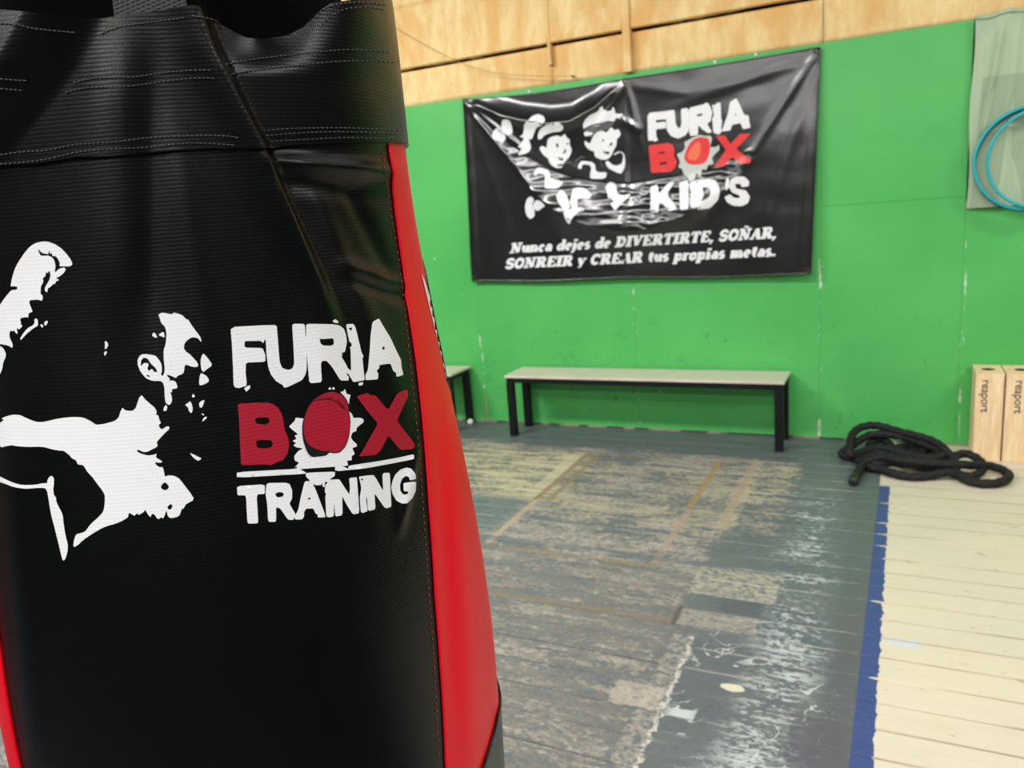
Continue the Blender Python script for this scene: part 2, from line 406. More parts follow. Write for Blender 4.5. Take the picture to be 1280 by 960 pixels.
M['ink'] = mat('dark_ink', srgb(62, 48, 36), 0.6)
M['dark'] = mat('dark_hollow', (0.01, 0.009, 0.008, 1), 0.9, 0.1)
def m_rope():
    n = S.nt.nodes.new('ShaderNodeTexCoord'); x, y, z = xyz()
    b = vor(vec(x, y, z), 70)
    return dict(color=mix(b, (0.006, 0.006, 0.0065, 1), (0.018, 0.018, 0.019, 1)), rough=0.7, bump=b, dist=0.004, strength=0.7, spec=0.3)
M['rope'] = mat('black_rope', m_rope)
M['sleeve'] = mat('black_rubber', (0.014, 0.014, 0.015, 1), 0.45)
def m_cloth():
    x, y, z = xyz(); g = nz(vec(x * 6, y, z), 3, 4)
    return dict(color=mix(g, srgb(150, 172, 142), srgb(176, 194, 162)), rough=0.6, bump=nz(vec(x, y, z), 160, 2), dist=0.0008, strength=0.3)
M['cloth'] = mat('sage_tarp', m_cloth)
M['teal'] = mat('teal_plastic', srgb(40, 168, 172), 0.35)
M['navy'] = mat('navy_plastic', srgb(30, 62, 120), 0.35)
M['plaster'] = mat('dark_wall', (0.07, 0.072, 0.07, 1), 0.8)
M['ceil'] = mat('grey_ceiling', (0.15, 0.15, 0.15, 1), 0.9)
M['chrome'] = mat('dull_metal', dict, 0.35) if False else mat('dull_metal', lambda: dict(color=(0.5, 0.5, 0.5, 1), rough=0.35, metal=1.0))
M['brass'] = mat('dark_brass', lambda: dict(color=(0.10, 0.08, 0.05, 1), rough=0.5, metal=1.0))
M['whiteball'] = mat('white_rubber', (0.8, 0.8, 0.78, 1), 0.4)

# ------------------------------------------------------------------ shell of the hall
X0, X1, Y0, ZC = ROOM['x0'], ROOM['x1'], ROOM['y0'], ROOM['z']
floor = tag(box('floor', (X0, X1, Y0, D + 0.12, -0.12, -0.024), mat('subfloor', (0.02, 0.016, 0.012, 1), 0.9)), kind='structure')
tag(box('ceiling', (X0, X1, Y0, D + 0.12, ZC, ZC + 0.08), M['ceil']), kind='structure')
tag(box('wall_left', (X0 - 0.1, X0, Y0, D + 0.12, -0.12, ZC), M['plaster']), kind='structure')
tag(box('wall_right', (X1, X1 + 0.1, Y0, D + 0.12, -0.12, ZC), M['plaster']), kind='structure')
tag(box('wall_front', (X0, X1, Y0 - 0.1, Y0, -0.12, ZC), M['plaster']), kind='structure')
wb = tag(box('wall_back', (X0, X1, D + 0.06, D + 0.12, -0.12, ZC), M['dark']), kind='structure')
# planks of the floor: one object per board
PITCH = 0.136; OFF = 2.168
k0 = math.ceil((Y0 - OFF) / PITCH); k1 = int((D + 0.03 - OFF) / PITCH)
for k in range(k0 - 1, k1 + 1):
    ya = max(Y0, OFF + k * PITCH + 0.0011); yb = min(D + 0.05, OFF + (k + 1) * PITCH - 0.0011)
    if yb - ya < 0.02: continue
    cuts = [X0, X1]
    if k % 3 == 0: cuts = [X0, -1.3 + 0.37 * ((k * 7) % 5) - 2.0, X1]
    elif k % 3 == 1: cuts = [X0, 1.2 + 0.31 * ((k * 5) % 4), X1]
    for a, b in zip(cuts, cuts[1:]):
        dz = random.uniform(-0.0012, 0.0006)
        box('plank', (a + 0.001, b - 0.001, ya, yb, -0.024, dz), M['floor'], floor, bev=0.0018)
# green sheets of the lower wall
ZG = 2.435
def sheet(x0, x1, z0, z1):
    g = 0.0003
    box('panel', (x0 + g, x1 - g, D, D + 0.02, z0, z1), M['green'], wb, bev=0.0006)
sx = [X0, -5.28, -4.08, -2.885, -1.64, -0.425]
for a, b in zip(sx, sx[1:]): sheet(a, b, 0.012, ZG)
sheet(-0.425, 0.352, 0.012, 1.490); sheet(-0.425, 0.352, 1.4905, ZG)
WX0, WX1, WZ0 = 0.352, 1.75, 1.420
sheet(0.352, 1.75, 0.012, WZ0); sheet(1.75, 2.9, 0.012, ZG); sheet(2.9, X1, 0.012, ZG)
# window opening with frame boards, covered by the tarp
win = tag(empty('window_1', (WX0, D + 0.02, WZ0)), kind='structure')
def wpart(name, b, m):
    o = box(name, (b[0] - WX0, b[1] - WX0, b[2] - D - 0.02, b[3] - D - 0.02, b[4] - WZ0, b[5] - WZ0), m, win); return o
wpart('window_frame', (WX0, WX1, D + 0.021, D + 0.058, WZ0 + 0.001, WZ0 + 0.04), M['ply'])
wpart('pane', (WX0 + 0.04, WX1 - 0.04, D + 0.05, D + 0.055, WZ0 + 0.04, ZG), mat('window_glass', (0.2, 0.25, 0.25, 1), 0.1))
# yellow boards above
def rough_sheet(x0, x1, z0, z1, yf, amp, rag=0.0, thick=0.03):
    nx = max(4, int((x1 - x0) / 0.03)); nzv = max(3, int((z1 - z0) / 0.03))
    def fn(u, v):
        x = x0 + (x1 - x0) * u; z = z0 + (z1 - z0) * v
        if v == 0: z += rag * (noise.noise(Vector((x * 6, 1.3, 0))) + 0.6 * noise.noise(Vector((x * 21, 4.3, 0))))
        d = amp * noise.noise(Vector((x * 1.6, z * 1.4, yf * 9))) + amp * 0.5 * noise.noise(Vector((x * 7, z * 2, 3)))
        return (x, yf - d - amp, z)
    v, f = grid_mesh(fn, nx, nzv)
    W = nx + 1; nb = len(v)
    # returns along the border give the sheet its thickness
    loop = [i for i in range(W)] + [j * W + W - 1 for j in range(1, nzv + 1)] + [nzv * W + i for i in range(W - 2, -1, -1)] + [j * W for j in range(nzv - 1, 0, -1)]
    for i in loop: v.append((v[i][0], yf + thick, v[i][2]))
    L = len(loop)
    for i in range(L): f.append((loop[(i + 1) % L], loop[i], nb + i, nb + (i + 1) % L))
    return mesh_from('panel', v, f, M['yellow'], wb, True)
vx = [X0, -4.9, -3.72, -2.15, -1.60, -0.42, 0.78, 2.0, X1]
for a, b in zip(vx, vx[1:]):
    rough_sheet(a + 0.002, b - 0.002, ZG + 0.001, 2.68, D + 0.014, 0.004, 0.004, 0.03)
    rough_sheet(a + 0.002, b - 0.002, 2.705, 3.12, D - 0.012, 0.012, 0.013, 0.06)
    rough_sheet(a + 0.002, b - 0.002, 3.124, ZC - 0.002, D - 0.002, 0.010, 0.004, 0.05)
for x, wd, yb, z0 in ((-1.605, 0.052, 0.045, 2.435), (-2.15, 0.02, 0.035, 2.56), (0.78, 0.05, 0.045, 2.435), (-3.72, 0.05, 0.045, 2.435)):
    box('batten', (x - wd / 2, x + wd / 2, D - yb, D + 0.02, z0, ZC - 0.002), M['yellow'], wb, bev=0.004, seg=2)
# long ledge batten that the upper sheets sit on
v, f = [], []
for a, b in ((X0, -2.16), (-2.14, -1.634), (-1.576, 0.752), (0.808, X1)):
    box('batten', (a, b, D - 0.036, D + 0.01, 2.698, 2.745), M['yellow'], wb, bev=0.008, seg=2)
# pale ragged foot strip at the skirting line
box('baseboard_back', (X0, X1, D - 0.006, D + 0.02, 0.0005, 0.0115), mat('dirty_strip', lambda: dict(color=mix(step(0.45, 0.55, nz(vec(*xyz()), 6, 4)), srgb(60, 66, 66), srgb(150, 138, 122)), rough=0.8)))['kind'] = 'structure'
# thin cable drooping over the yellow sheets
cp = [on_y(x, y, D - 0.055) for x, y in ((470, 22), (500, 38), (535, 58), (575, 78), (620, 91), (670, 95), (715, 95))]
cb = empty('cable', cp[-1]); tag(cb, 'thin brown cable drooping across the yellow boards above the banner', 'cable')
tube_obj('wire', [p - cp[-1] for p in catmull(cp, 6)] , 0.0022, mat('brown_cable', srgb(170, 130, 80), 0.6), cb, 6)
clip = box('cable_clip', (-0.005, 0.005, -0.005, 0.05, -0.005, 0.005), M['brass'], cb, bev=0.001)

# ------------------------------------------------------------------ flat art helpers
def T(x0, y0, s, pts): return [(x0 + a / s, y0 + b / s) for a, b in pts]
def chaikin(p, k=0.22):
    out = []
    for i in range(len(p)):
        a, b = p[i], p[(i + 1) % len(p)]
        out.append((a[0] + (b[0] - a[0]) * k, a[1] + (b[1] - a[1]) * k)); out.append((a[0] + (b[0] - a[0]) * (1 - k), a[1] + (b[1] - a[1]) * (1 - k)))
    return out
def fill2d(loops, gap):
    """triangles filling the loops (even-odd), with inner grid points so the sheet can follow a curved surface"""
    P = []; E = []
    for L in loops:
        n0 = len(P); n = len(L)
        for a, b in zip(L, L[1:] + L[:1]):
            k = max(1, int(math.dist(a, b) / (gap * 1.2)))
            for i in range(k): P.append((a[0] + (b[0] - a[0]) * i / k, a[1] + (b[1] - a[1]) * i / k))
        m = len(P) - n0
        E += [(n0 + i, n0 + (i + 1) % m) for i in range(m)]
    arr = np.array(P); x0, y0 = arr.min(0); x1, y1 = arr.max(0)
    segs = [(P[a], P[b]) for a, b in E]
    A = np.array([s[0] for s in segs]); B = np.array([s[1] for s in segs])
    def inside(q):
        q = np.asarray(q); res = np.zeros(len(q), bool)
        for (ax, ay), (bx, by) in zip(A, B):
            if ay == by: continue
            c = ((ay > q[:, 1]) != (by > q[:, 1]))
            xs = ax + (q[:, 1] - ay) * (bx - ax) / (by - ay)
            res ^= c & (q[:, 0] < xs)
        return res
    gx, gy = np.meshgrid(np.arange(x0 + gap * .5, x1, gap), np.arange(y0 + gap * .5, y1, gap)); G = np.stack([gx.ravel(), gy.ravel()], 1)
    if len(G):
        G = G[inside(G)]
    if len(G):
        keep = np.ones(len(G), bool)
        for p in P: keep &= ((G - np.array(p)) ** 2).sum(1) > (gap * 0.35) ** 2
        G = G[keep]
    pts = [Vector(p) for p in P] + [Vector((float(a), float(b))) for a, b in G]
    ov, oe, of, *_ = delaunay_2d_cdt(pts, E, [], 0, 1e-5)
    cen = np.array([[sum(ov[i][k] for i in t) / 3 for k in (0, 1)] for t in of])
    ins = inside(cen)
    return [tuple(v) for v in ov], [t for t, ok in zip(of, ins) if ok]
def lay(name, groups, mt, bvh, parent, off, gap, uvf=None, origin=Vector((0, 0, 0)), rnd=0.22):
    """lay flat print on a surface: groups is a list of [outline, hole, ...]"""
    V, F = [], []
    for g in groups:
        g = [chaikin(l, rnd) if rnd else l for l in g]
        vs, fs = fill2d(g, gap)
        base = len(V); ok = []
        for x, y in vs:
            d = ray(x, y); loc, nrm, idx, dist = bvh.ray_cast(CAM, d)
            if loc is None: V.append(None); ok.append(False); continue
            if nrm.dot(d) > 0: nrm = -nrm
            V.append(loc + nrm * off); ok.append(True)
        F += [tuple(base + i for i in t) for t in fs if all(ok[i] for i in t)]
    used = sorted({i for t in F for i in t}); mp = {i: k for k, i in enumerate(used)}
    verts = [V[i] - origin for i in used]; faces = [tuple(mp[i] for i in t) for t in F]
    fl = []
    for t in faces:
        a, b, c = (verts[i] for i in t)
        if (b - a).cross(c - a).dot(a + origin - CAM) > 0: t = (t[0], t[2], t[1])
        fl.append(t)
    o = mesh_from(name, verts, fl, mt, parent, True)
    if uvf:
        uv = o.data.uv_layers.new(name='weave')
        for l in o.data.loops: uv.data[l.index].uv = uvf(o.data.vertices[l.vertex_index].co + origin)
    return o
def bvh_of(objs):
    V, F = [], []
    for o in objs:
        b = len(V); off = Vector(o.parent.location) if o.parent else Vector()
        V += [v.co + off for v in o.data.vertices]; F += [tuple(b + i for i in p.vertices) for p in o.data.polygons]
    return BVHTree.FromPolygons(V, F)

# ------------------------------------------------------------------ the punching bag
SIL = [(486, 0), (492, 60), (499, 120), (508, 180), (517, 250), (529, 338), (543, 405), (554, 455), (558, 476), (577, 540), (592, 620), (605, 700), (617, 800), (625, 880), (628, 960)]
def hdir(x, y):
    d = ray(x, y); return Vector((d.x, d.y)).normalized(), d
RB = 0.180
dl, _ = hdir(2, 912); dr, _ = hdir(626, 905)
ang = math.acos(max(-1, min(1, dl.dot(dr)))) / 2
bis = (dl + dr).normalized(); DB = RB / math.sin(ang)
BC = Vector((bis.x * DB, bis.y * DB))
tabR = []
for x, y in SIL:
    h, d = hdir(x, y); t = BC.dot(h); r = abs(BC.x * h.y - BC.y * h.x)
    tabR.append((CAM.z + d.z / math.hypot(d.x, d.y) * t, r))
tabR.sort()
zz = np.array([t[0] for t in tabR]); rr = np.array([t[1] for t in tabR])
pf = np.polyfit(zz - 1.5, rr, 6)
ZLO, ZHI = zz[0], zz[-1]; RLO = float(np.polyval(pf, ZLO - 1.5)); RHI = float(np.polyval(pf, ZHI - 1.5))
def Rz(z):
    if z <= ZLO: return RLO
    if z >= ZHI: return RHI - (z - ZHI) * 0.25
    return float(np.polyval(pf, z - 1.5))
fa = (-BC).normalized()                     # towards the viewer
fb = Vector((-fa.y, fa.x))                  # to the right as seen from the front
if fb.x * CR.x + fb.y * CR.y < 0: fb = -fb
def base_pt(th, z, r=None):
    r = Rz(z) if r is None else r
    q = BC + (fa * math.cos(th) + fb * math.sin(th)) * r
    return Vector((q.x, q.y, z))
def px_bag(x, y):                           # traced point -> angle and height on the bag
    d = ray(x, y); h2 = d.x ** 2 + d.y ** 2; R = 0.17
    b = d.x * BC.x + d.y * BC.y; c0 = BC.length_squared
    for _ in range(12):
        disc = b * b - h2 * (c0 - R * R); t = (b - math.sqrt(max(disc, 0))) / h2
        z = CAM.z + d.z * t; R = Rz(z)
    P = CAM + d * t; q = Vector((P.x, P.y)) - BC
    return math.atan2(q.dot(fb), q.dot(fa)), z
def near_seg(x, y, x0, y0, x1, y1, sg, fade=0.25):
    dx, dy = x1 - x0, y1 - y0; L = math.hypot(dx, dy); t = ((x - x0) * dx + (y - y0) * dy) / (L * L)
    d = ((x - x0) * dy - (y - y0) * dx) / L
    e = sstep(-fade, fade, t) * sstep(1 + fade, 1 - fade, t)
    return math.exp(-(d / sg) ** 2) * e
RX = [(-60, 232), (8, 243), (60, 262), (120, 290), (190, 325), (270, 360), (350, 395), (450, 432)]
LX = [(-60, 175), (20, 138), (80, 108), (130, 72), (190, 25), (260, -30), (400, -60)]
def fold(x, y):
    o = 0.0
    d = x - lerp_tab(RX, y); s = sstep(470, 230, y)
    if d < 0: o += 0.0068 * math.exp(-(d / 32) ** 2) * s
    else: o += (0.0068 - 0.0160 * sstep(-2, 24, d)) * s if d < 24 else -0.0092 * (1 - sstep(0, 150, d - 24)) * s
    d = x - lerp_tab(LX, y); s = sstep(300, 120, y)
    if d > 0: o += 0.0
    else: o += 0.011 * sstep(0, -85, d) * s if d > -85 else 0.011 * math.exp(-((-d - 85) / 160)) * s
    o -= 0.020 * math.exp(-((x - 338) / 48) ** 2) * sstep(95, 5, y)
    o += 0.006 * math.exp(-((x - 440) / 38) ** 2) * sstep(110, -10, y)
    o += 0.0034 * near_seg(x, y, 152, 50, 148, 400, 26) - 0.0016 * near_seg(x, y, 190, 90, 190, 400, 16)
    o += 0.0014 * near_seg(x, y, 222, 190, 262, 470, 18)
    # puckers under the hem and down the right of the valley
    o += 0.0042 * near_seg(x, y, 345, 200, 485, 214, 10) - 0.0014 * near_seg(x, y, 350, 220, 480, 246, 13)
    o += 0.0026 * near_seg(x, y, 400, 235, 500, 500, 17) - 0.0016 * near_seg(x, y, 440, 230, 500, 360, 10)
    o += 0.0018 * near_seg(x, y, 436, 330, 508, 356, 8) - 0.0016 * near_seg(x, y, 440, 350, 510, 372, 8)
    o += 0.0022 * near_seg(x, y, 380, 385, 470, 640, 16)
    o += 0.0020 * near_seg(x, y, 500, 660, 520, 560, 7)
    o += 0.0020 * near_seg(x, y, 14, 560, 48, 960, 18)
    o += 0.0022 * near_seg(x, y, 565, 470, 590, 960, 16) - 0.0018 * near_seg(x, y, 550, 520, 570, 900, 10)
    return o
def bag_disp(th, z):
    n = noise.noise(Vector((math.cos(th) * 1.3, math.sin(th) * 1.3, z * 5.5))) * 0.0016
    if abs(th) > 1.45: return n
    x, y = proj(base_pt(th, z)); k = sstep(1.32, 1.0, abs(th))
    return n + fold(x, y) * k
ROOT_BAG = Vector((BC.x, BC.y, 0.50))
def bag_uv(P):
    q = Vector((P.x, P.y)) - BC; return (math.atan2(q.dot(fb), q.dot(fa)) * 0.17, P.z)
def bag_surf(th, z, off=0.0):
    return base_pt(th, z, Rz(z) + bag_disp(th, z) + off)
def bag_sheet(name, t0, t1, z0, z1, nu, nv, off, mt, wrap=False, back=0.0):
    """t0,t1 functions of z; z0,z1 functions of theta"""
    def fn(u, v):
        zm = 0.5
        th = 0
        z = 1.2
        for _ in range(3):
            th = t0(z) + (t1(z) - t0(z)) * u; z = z0(th) + (z1(th) - z0(th)) * v
        return bag_surf(th, z, off) - ROOT_BAG
    V, F = grid_mesh(fn, nu, nv, wrap)
    F = [tuple(reversed(f)) for f in F] if (V[1] - V[0]).cross(V[nu + 1] - V[0]).dot(V[0] * 1.0 - Vector((0, 0, V[0].z))) < 0 else F
    o = mesh_from(name, V, F, mt, bag, True)
    uv = o.data.uv_layers.new(name='weave')
    for l in o.data.loops: uv.data[l.index].uv = bag_uv(o.data.vertices[l.vertex_index].co + ROOT_BAG)
    return o
def tab_from(pts, key='z'):
    q = [px_bag(*p) for p in pts]
    return sorted([(z, t) for t, z in q]) if key == 'z' else sorted([(t, z) for t, z in q])
bag = empty('punching_bag', ROOT_BAG)
tag(bag, 'black and red vinyl punching bag with white boxer print hanging in the foreground', 'punching bag')
fr = tab_from([(484, 160), (486, 182), (495, 252), (507, 334), (519, 441), (529, 540), (536, 630), (544, 745), (550, 828), (556, 951)])
fl_ = tab_from([(0, 825), (13, 892), (27, 960)])
bkR = tab_from([(533, 352), (544, 408), (552, 445), (557.5, 474)])
zb0, zb1 = bkR[0][0], bkR[-1][0]
def tR(z): return lerp_tab(fr, z)
ltz, ltt = fl_[0]; slope = (fl_[-1][1] - fl_[0][1]) / (fl_[-1][0] - fl_[0][0])
def tL(z): return fl_[0][1] + max(-0.5, min(0.2, slope)) * (max(z, 1.1) - fl_[0][0]) * 0.5
def tBR(z):
    if zb0 <= z <= zb1: return lerp_tab(bkR, z)
    if z < zb0: return bkR[0][1] + (zb0 - z) * 9.0 if (zb0 - z) < 0.06 else bkR[0][1] + 0.54 + (zb0 - z - 0.06) * 0.2
    return bkR[-1][1] + (z - zb1) * 9.0 if (z - zb1) < 0.06 else bkR[-1][1] + 0.54
def tBL(z): return -2.2
hem = tab_from([(-60, 214), (0, 208), (50, 205), (100, 197), (150, 196), (200, 190), (260, 186), (320, 188), (360, 181), (440, 178), (507, 181)], 't')
rim = tab_from([(-60, 14), (0, 17), (60, 24), (100, 26), (135, 25), (150, 22), (238, 12), (262, 15), (290, 28), (320, 38), (345, 41), (370, 40), (385, 32), (400, 14), (412, 5), (440, 1), (484, -1)], 't')
def zhem(th):
    th = (th + PI) % (2 * PI) - PI
    h = lerp_tab(hem, th); a = hem[0][1]; b = hem[-1][1]
    if th > 1.2: h = b + (0.5 * (a + b) - b) * sstep(1.2, PI, th)
    if th < -1.2: h = a + (0.5 * (a + b) - a) * sstep(-1.2, -PI, th)
    return h
def zrim(th):
    th = (th + PI) % (2 * PI) - PI
    a, b = rim[0], rim[-1]
    if th > b[0]: return b[1] - 0.012 * math.sin((th - b[0]) * 2.2) ** 2 * sstep(b[0], b[0] + .2, th)
    if th < a[0]: return a[1] + (b[1] - a[1]) * sstep(a[0], -PI, th)
    return lerp_tab(rim, th)
# lower cap seam
lowp = tab_from([(600, 958), (612, 925), (620, 895), (625.5, 872)], 't')
def zlow(th):
    th = (th + PI) % (2 * PI) - PI
    if th > lowp[-1][0]: return lowp[-1][1]
    if th < lowp[0][0]: return max(lowp[0][1] - (lowp[0][0] - th) * 0.9, 1.10)
    return lerp_tab(lowp, th)
ZB = 0.50
zbot = lambda th: min(1.08, zlow(th) - 0.01)
front = bag_sheet('front_panel', lambda z: tL(z) , lambda z: tR(z), zbot, lambda th: zhem(th) + 0.006, 220, 260, 0.0, M['black'])
redR = bag_sheet('side_panel', lambda z: tR(z) + 0.002, tBR, zbot, lambda th: zhem(th) + 0.006, 44, 150, 0.0003, M['red'])
redR['label'] = 'red vinyl side panel on the right'
rear = bag_sheet('rear_panel', tBR, lambda z: 2 * PI + tBL(z), zbot, lambda th: zhem(th) + 0.006, 60, 90, 0.0003, M['black'])
redL = bag_sheet('side_panel', tBL, lambda z: tL(z) - 0.002, zbot, lambda th: zhem(th) + 0.006, 40, 90, 0.0003, M['red'])
redL['label'] = 'red vinyl side panel on the left'
# top band (double layer: outer sheet with turned hem)
band = bag_sheet('top_band', lambda z: -PI, lambda z: PI, zhem, zrim, 840, 100, 0.0030, M['black'])
def ring_strip(name, zf, o0, o1, mt, dz=0.0):
    n = 420; V = []; F = []
    for i in range(n):
        th = -PI + 2 * PI * i / n; z = zf(th)
        a = bag_surf(th, z, o0) - ROOT_BAG; b = bag_surf(th, z, o1) - ROOT_BAG + Vector((0, 0, dz)); V += [a, b]
    for i in range(n): j = (i + 1) % n; F.append((2 * i, 2 * j, 2 * j + 1, 2 * i + 1))
    return mesh_from(name, V, F, mt, bag, True)
ring_strip('band_edge', zhem, 0.0030, 0.0002, M['black'])
ring_strip('band_edge', zrim, 0.0030, -0.0015, M['black'])
# seam pipings between panels
def seam_cord(tf, zt, zb_, mt, off=0.0008):
    pts = []
    n = 90
    for i in range(n + 1):
        z = zb_ + (zt - zb_) * i / n; pts.append(bag_surf(tf(z), z, off) - ROOT_BAG)
    tube_obj('piping', pts, 0.0011, mt, bag, 6)
seam_cord(lambda z: tR(z) + 0.001, zhem(0.9) - 0.001, 1.10, M['red'])
seam_cord(lambda z: tL(z) - 0.001, zhem(-0.9) - 0.001, 1.10, M['red'])
seam_cord(lambda z: tBR(z), zb1 + 0.02, zb0 - 0.02, M['black'], 0.0003)
# lower cap, following a curved seam, with a domed bottom
def fn_low(u, v):
    th = -PI + 2 * PI * u; z = zlow(th) + (ZB + 0.05 - zlow(th)) * v
    return bag_surf(th, z, 0.0018) - ROOT_BAG
V, F = grid_mesh(fn_low, 160, 60)
n0 = len(V)
for k, (rf, zf) in enumerate(((0.97, 0.025), (0.86, 0.007), (0.0, 0.0))):
    for i in range(161):
        th = -PI + 2 * PI * i / 160; q = base_pt(th, ZB + zf, RLO * rf); V.append(q - ROOT_BAG)
for k in range(3):
    a = n0 + (k - 1) * 161 if k else n0 - 161
    for i in range(160): F.append((a + i, a + i + 1, n0 + k * 161 + i + 1, n0 + k * 161 + i))
low = mesh_from('lower_band', V, F, M['black'], bag, True)
uv = low.data.uv_layers.new(name='weave')
for l in low.data.loops: uv.data[l.index].uv = bag_uv(low.data.vertices[l.vertex_index].co + ROOT_BAG)
seam_v = [bag_surf(-PI + 2 * PI * i / 200, zlow(-PI + 2 * PI * i / 200), 0.0016) - ROOT_BAG for i in range(200)]
tube_obj('piping', seam_v, 0.0012, M['black'], bag, 6, closed=True)
# near-black cone up to the hanging ring, standing for the open bag's shaded inside
RZ = 2.16
def fn_in(u, v):
    th = -PI + 2 * PI * u; z0 = zrim(th) - 0.035
    r = (Rz(z0) + bag_disp(th, z0) - 0.004) * (1 - v) + 0.05 * v
    if v > 0: r -= 0.05 * math.sin(v * PI) * (0.7 + 0.3 * math.cos(th * 5)) 
    return base_pt(th, z0 + (RZ - 0.12 - z0) * v, max(r, 0.03)) - ROOT_BAG
V, F = grid_mesh(fn_in, 160, 24); mesh_from('dark_inside', V, F, M['inner'], bag, True)
# webbing straps
ths = px_bag(190, 18)[0]
for k, th0 in enumerate((ths, ths + 1.25, ths + PI, ths - 1.75)):
    hw = 0.0190; V = []; F = []
    z0 = zrim(th0) - 0.03
    P0 = bag_surf(th0, z0, 0.0012); P1 = bag_surf(th0, zrim(th0) + 0.001, 0.0005); PT = Vector((BC.x, BC.y, RZ))
    dirv = (P1 - Vector((BC.x, BC.y, P1.z))).normalized(); P3 = PT + dirv * 0.03
    P2 = P1.lerp(P3, 0.12) + Vector((0, 0, 0.02))
    side = Vector((0, 0, 1)).cross(dirv).normalized()
    path = catmull([P0, P1, P2, P1.lerp(P3, 0.55), P3], 8)
    for i, p in enumerate(path):
        wv = hw * (1 - 0.35 * i / (len(path) - 1))
        for s in (-1, 1):
            for t in (0, -0.0016): V.append(p + side * (s * wv) + dirv * t - ROOT_BAG)
    for i in range(len(path) - 1):
        a = i * 4; b = a + 4
        F += [(a, a + 2, b + 2, b), (a + 1, b + 1, b + 3, a + 3), (a, b, b + 1, a + 1), (a + 2, a + 3, b + 3, b + 2)]
    F += [(0, 1, 3, 2), (len(V) - 4, len(V) - 2, len(V) - 1, len(V) - 3)]
    mesh_from('strap', V, F, M['web'], bag)
C0 = Vector((BC.x, BC.y, RZ + 0.01)) - ROOT_BAG
tube_obj('ring', [C0 + Vector((0.035 * math.cos(a), 0, 0.035 * math.sin(a))) for a in [2 * PI * i / 32 for i in range(32)]], 0.005, M['chrome'], bag, 8, closed=True)
zc = RZ + 0.05; k = 0
while zc < ZC - 0.03:
    L = 0.035; c = Vector((BC.x, BC.y, zc)) - ROOT_BAG
    ax = Vector((1, 0, 0)) if k % 2 == 0 else Vector((0, 1, 0))
    pts = [c + ax * (0.012 * math.cos(a)) + Vector((0, 0, 0.024 * math.sin(a))) for a in [2 * PI * i / 14 for i in range(14)]]
    tube_obj('link', pts, 0.0035, M['chrome'], bag, 5, closed=True); zc += 0.039; k += 1
box('ceiling_mount', (-0.05, 0.05, -0.05, 0.05, ZC - 0.03 - 0.5, ZC - 0.5), M['chrome'], bag, bev=0.004)

# stitching
bv_band = bvh_of([band]); bv_body = bvh_of([front, redR, redL, rear])
def hit(bv, x, y):
    loc, nrm, i, d = bv.ray_cast(CAM, ray(x, y))
    if loc is None: return None
    return loc, (nrm if nrm.dot(ray(x, y)) < 0 else -nrm)
def stitches(lines, bv, mt, pitch=5.6, fill=0.62, rad=0.00042):
    V, F = [], []
    for ln in lines:
        pts = catmull([Vector((x, y, 0)) for x, y in ln], 8); cum = [0]
        for a, b in zip(pts, pts[1:]): cum.append(cum[-1] + (b - a).length)
        def at(s):
            for i in range(len(pts) - 1):
                if s <= cum[i + 1]: return pts[i].lerp(pts[i + 1], (s - cum[i]) / max(1e-6, cum[i + 1] - cum[i]))
            return pts[-1]
        s = 0
        while s < cum[-1] - pitch:
            pa, pb = at(s), at(s + pitch * fill); a, b = hit(bv, pa.x, pa.y), hit(bv, pb.x, pb.y); s += pitch * random.uniform(0.95, 1.05)
            if not a or not b or (a[0] - b[0]).length > 0.02: continue
            p0 = a[0] - ROOT_BAG; p3 = b[0] - ROOT_BAG; n = a[1]
            v, f = tube([p0 + n * 0.0001, p0.lerp(p3, 0.25) + n * 0.0005, p0.lerp(p3, 0.75) + n * 0.0005, p3 + n * 0.0001], rad, 5)
            base = len(V); V += v; F += [tuple(base + i for i in t) for t in f]
    o = mesh_from('stitching', V, F, mt, bag, True); o['kind'] = 'stuff'; return o
band_lines = [
    [(-10, 29), (20, 31), (45, 36), (95, 41)], [(128, 42), (150, 34), (190, 28), (236, 22)], [(240, 20), (262, 24), (285, 33)],
    [(-10, 98), (20, 100), (40, 101)], [(-10, 110), (30, 113)],
    [(92, 104), (120, 98), (160, 97), (200, 92), (240, 88), (266, 88)], [(82, 116), (110, 110), (150, 109), (200, 103), (240, 98), (272, 98)],
    [(282, 81), (310, 76), (340, 72), (400, 65), (440, 62), (494, 66)], [(290, 93), (320, 88), (380, 81), (440, 76), (496, 78)],
    [(-10, 195), (30, 190), (60, 188), (95, 181), (140, 178), (180, 173), (240, 170), (282, 170), (300, 173)],
    [(-10, 206), (30, 203), (60, 199), (100, 190), (150, 186), (190, 184), (240, 179), (300, 182)],
    [(328, 164), (360, 161), (430, 160), (506, 163)], [(332, 170), (380, 166), (440, 165), (507, 168)], [(338, 177), (390, 174), (440, 172), (507, 175)],
    [(396, 22), (404, 12), (420, 6), (450, 3), (486, 7)], [(400, 34), (412, 22), (430, 12), (460, 9), (487, 14)]]
stitches(band_lines, bv_band, M['thread'])
stitches([[(478, 190), (486, 252), (499, 334), (511, 441), (521, 540), (528, 630), (536, 745), (542, 828), (548, 951)]], bv_body, M['redthread'], 9.0, 0.3, 0.0003)

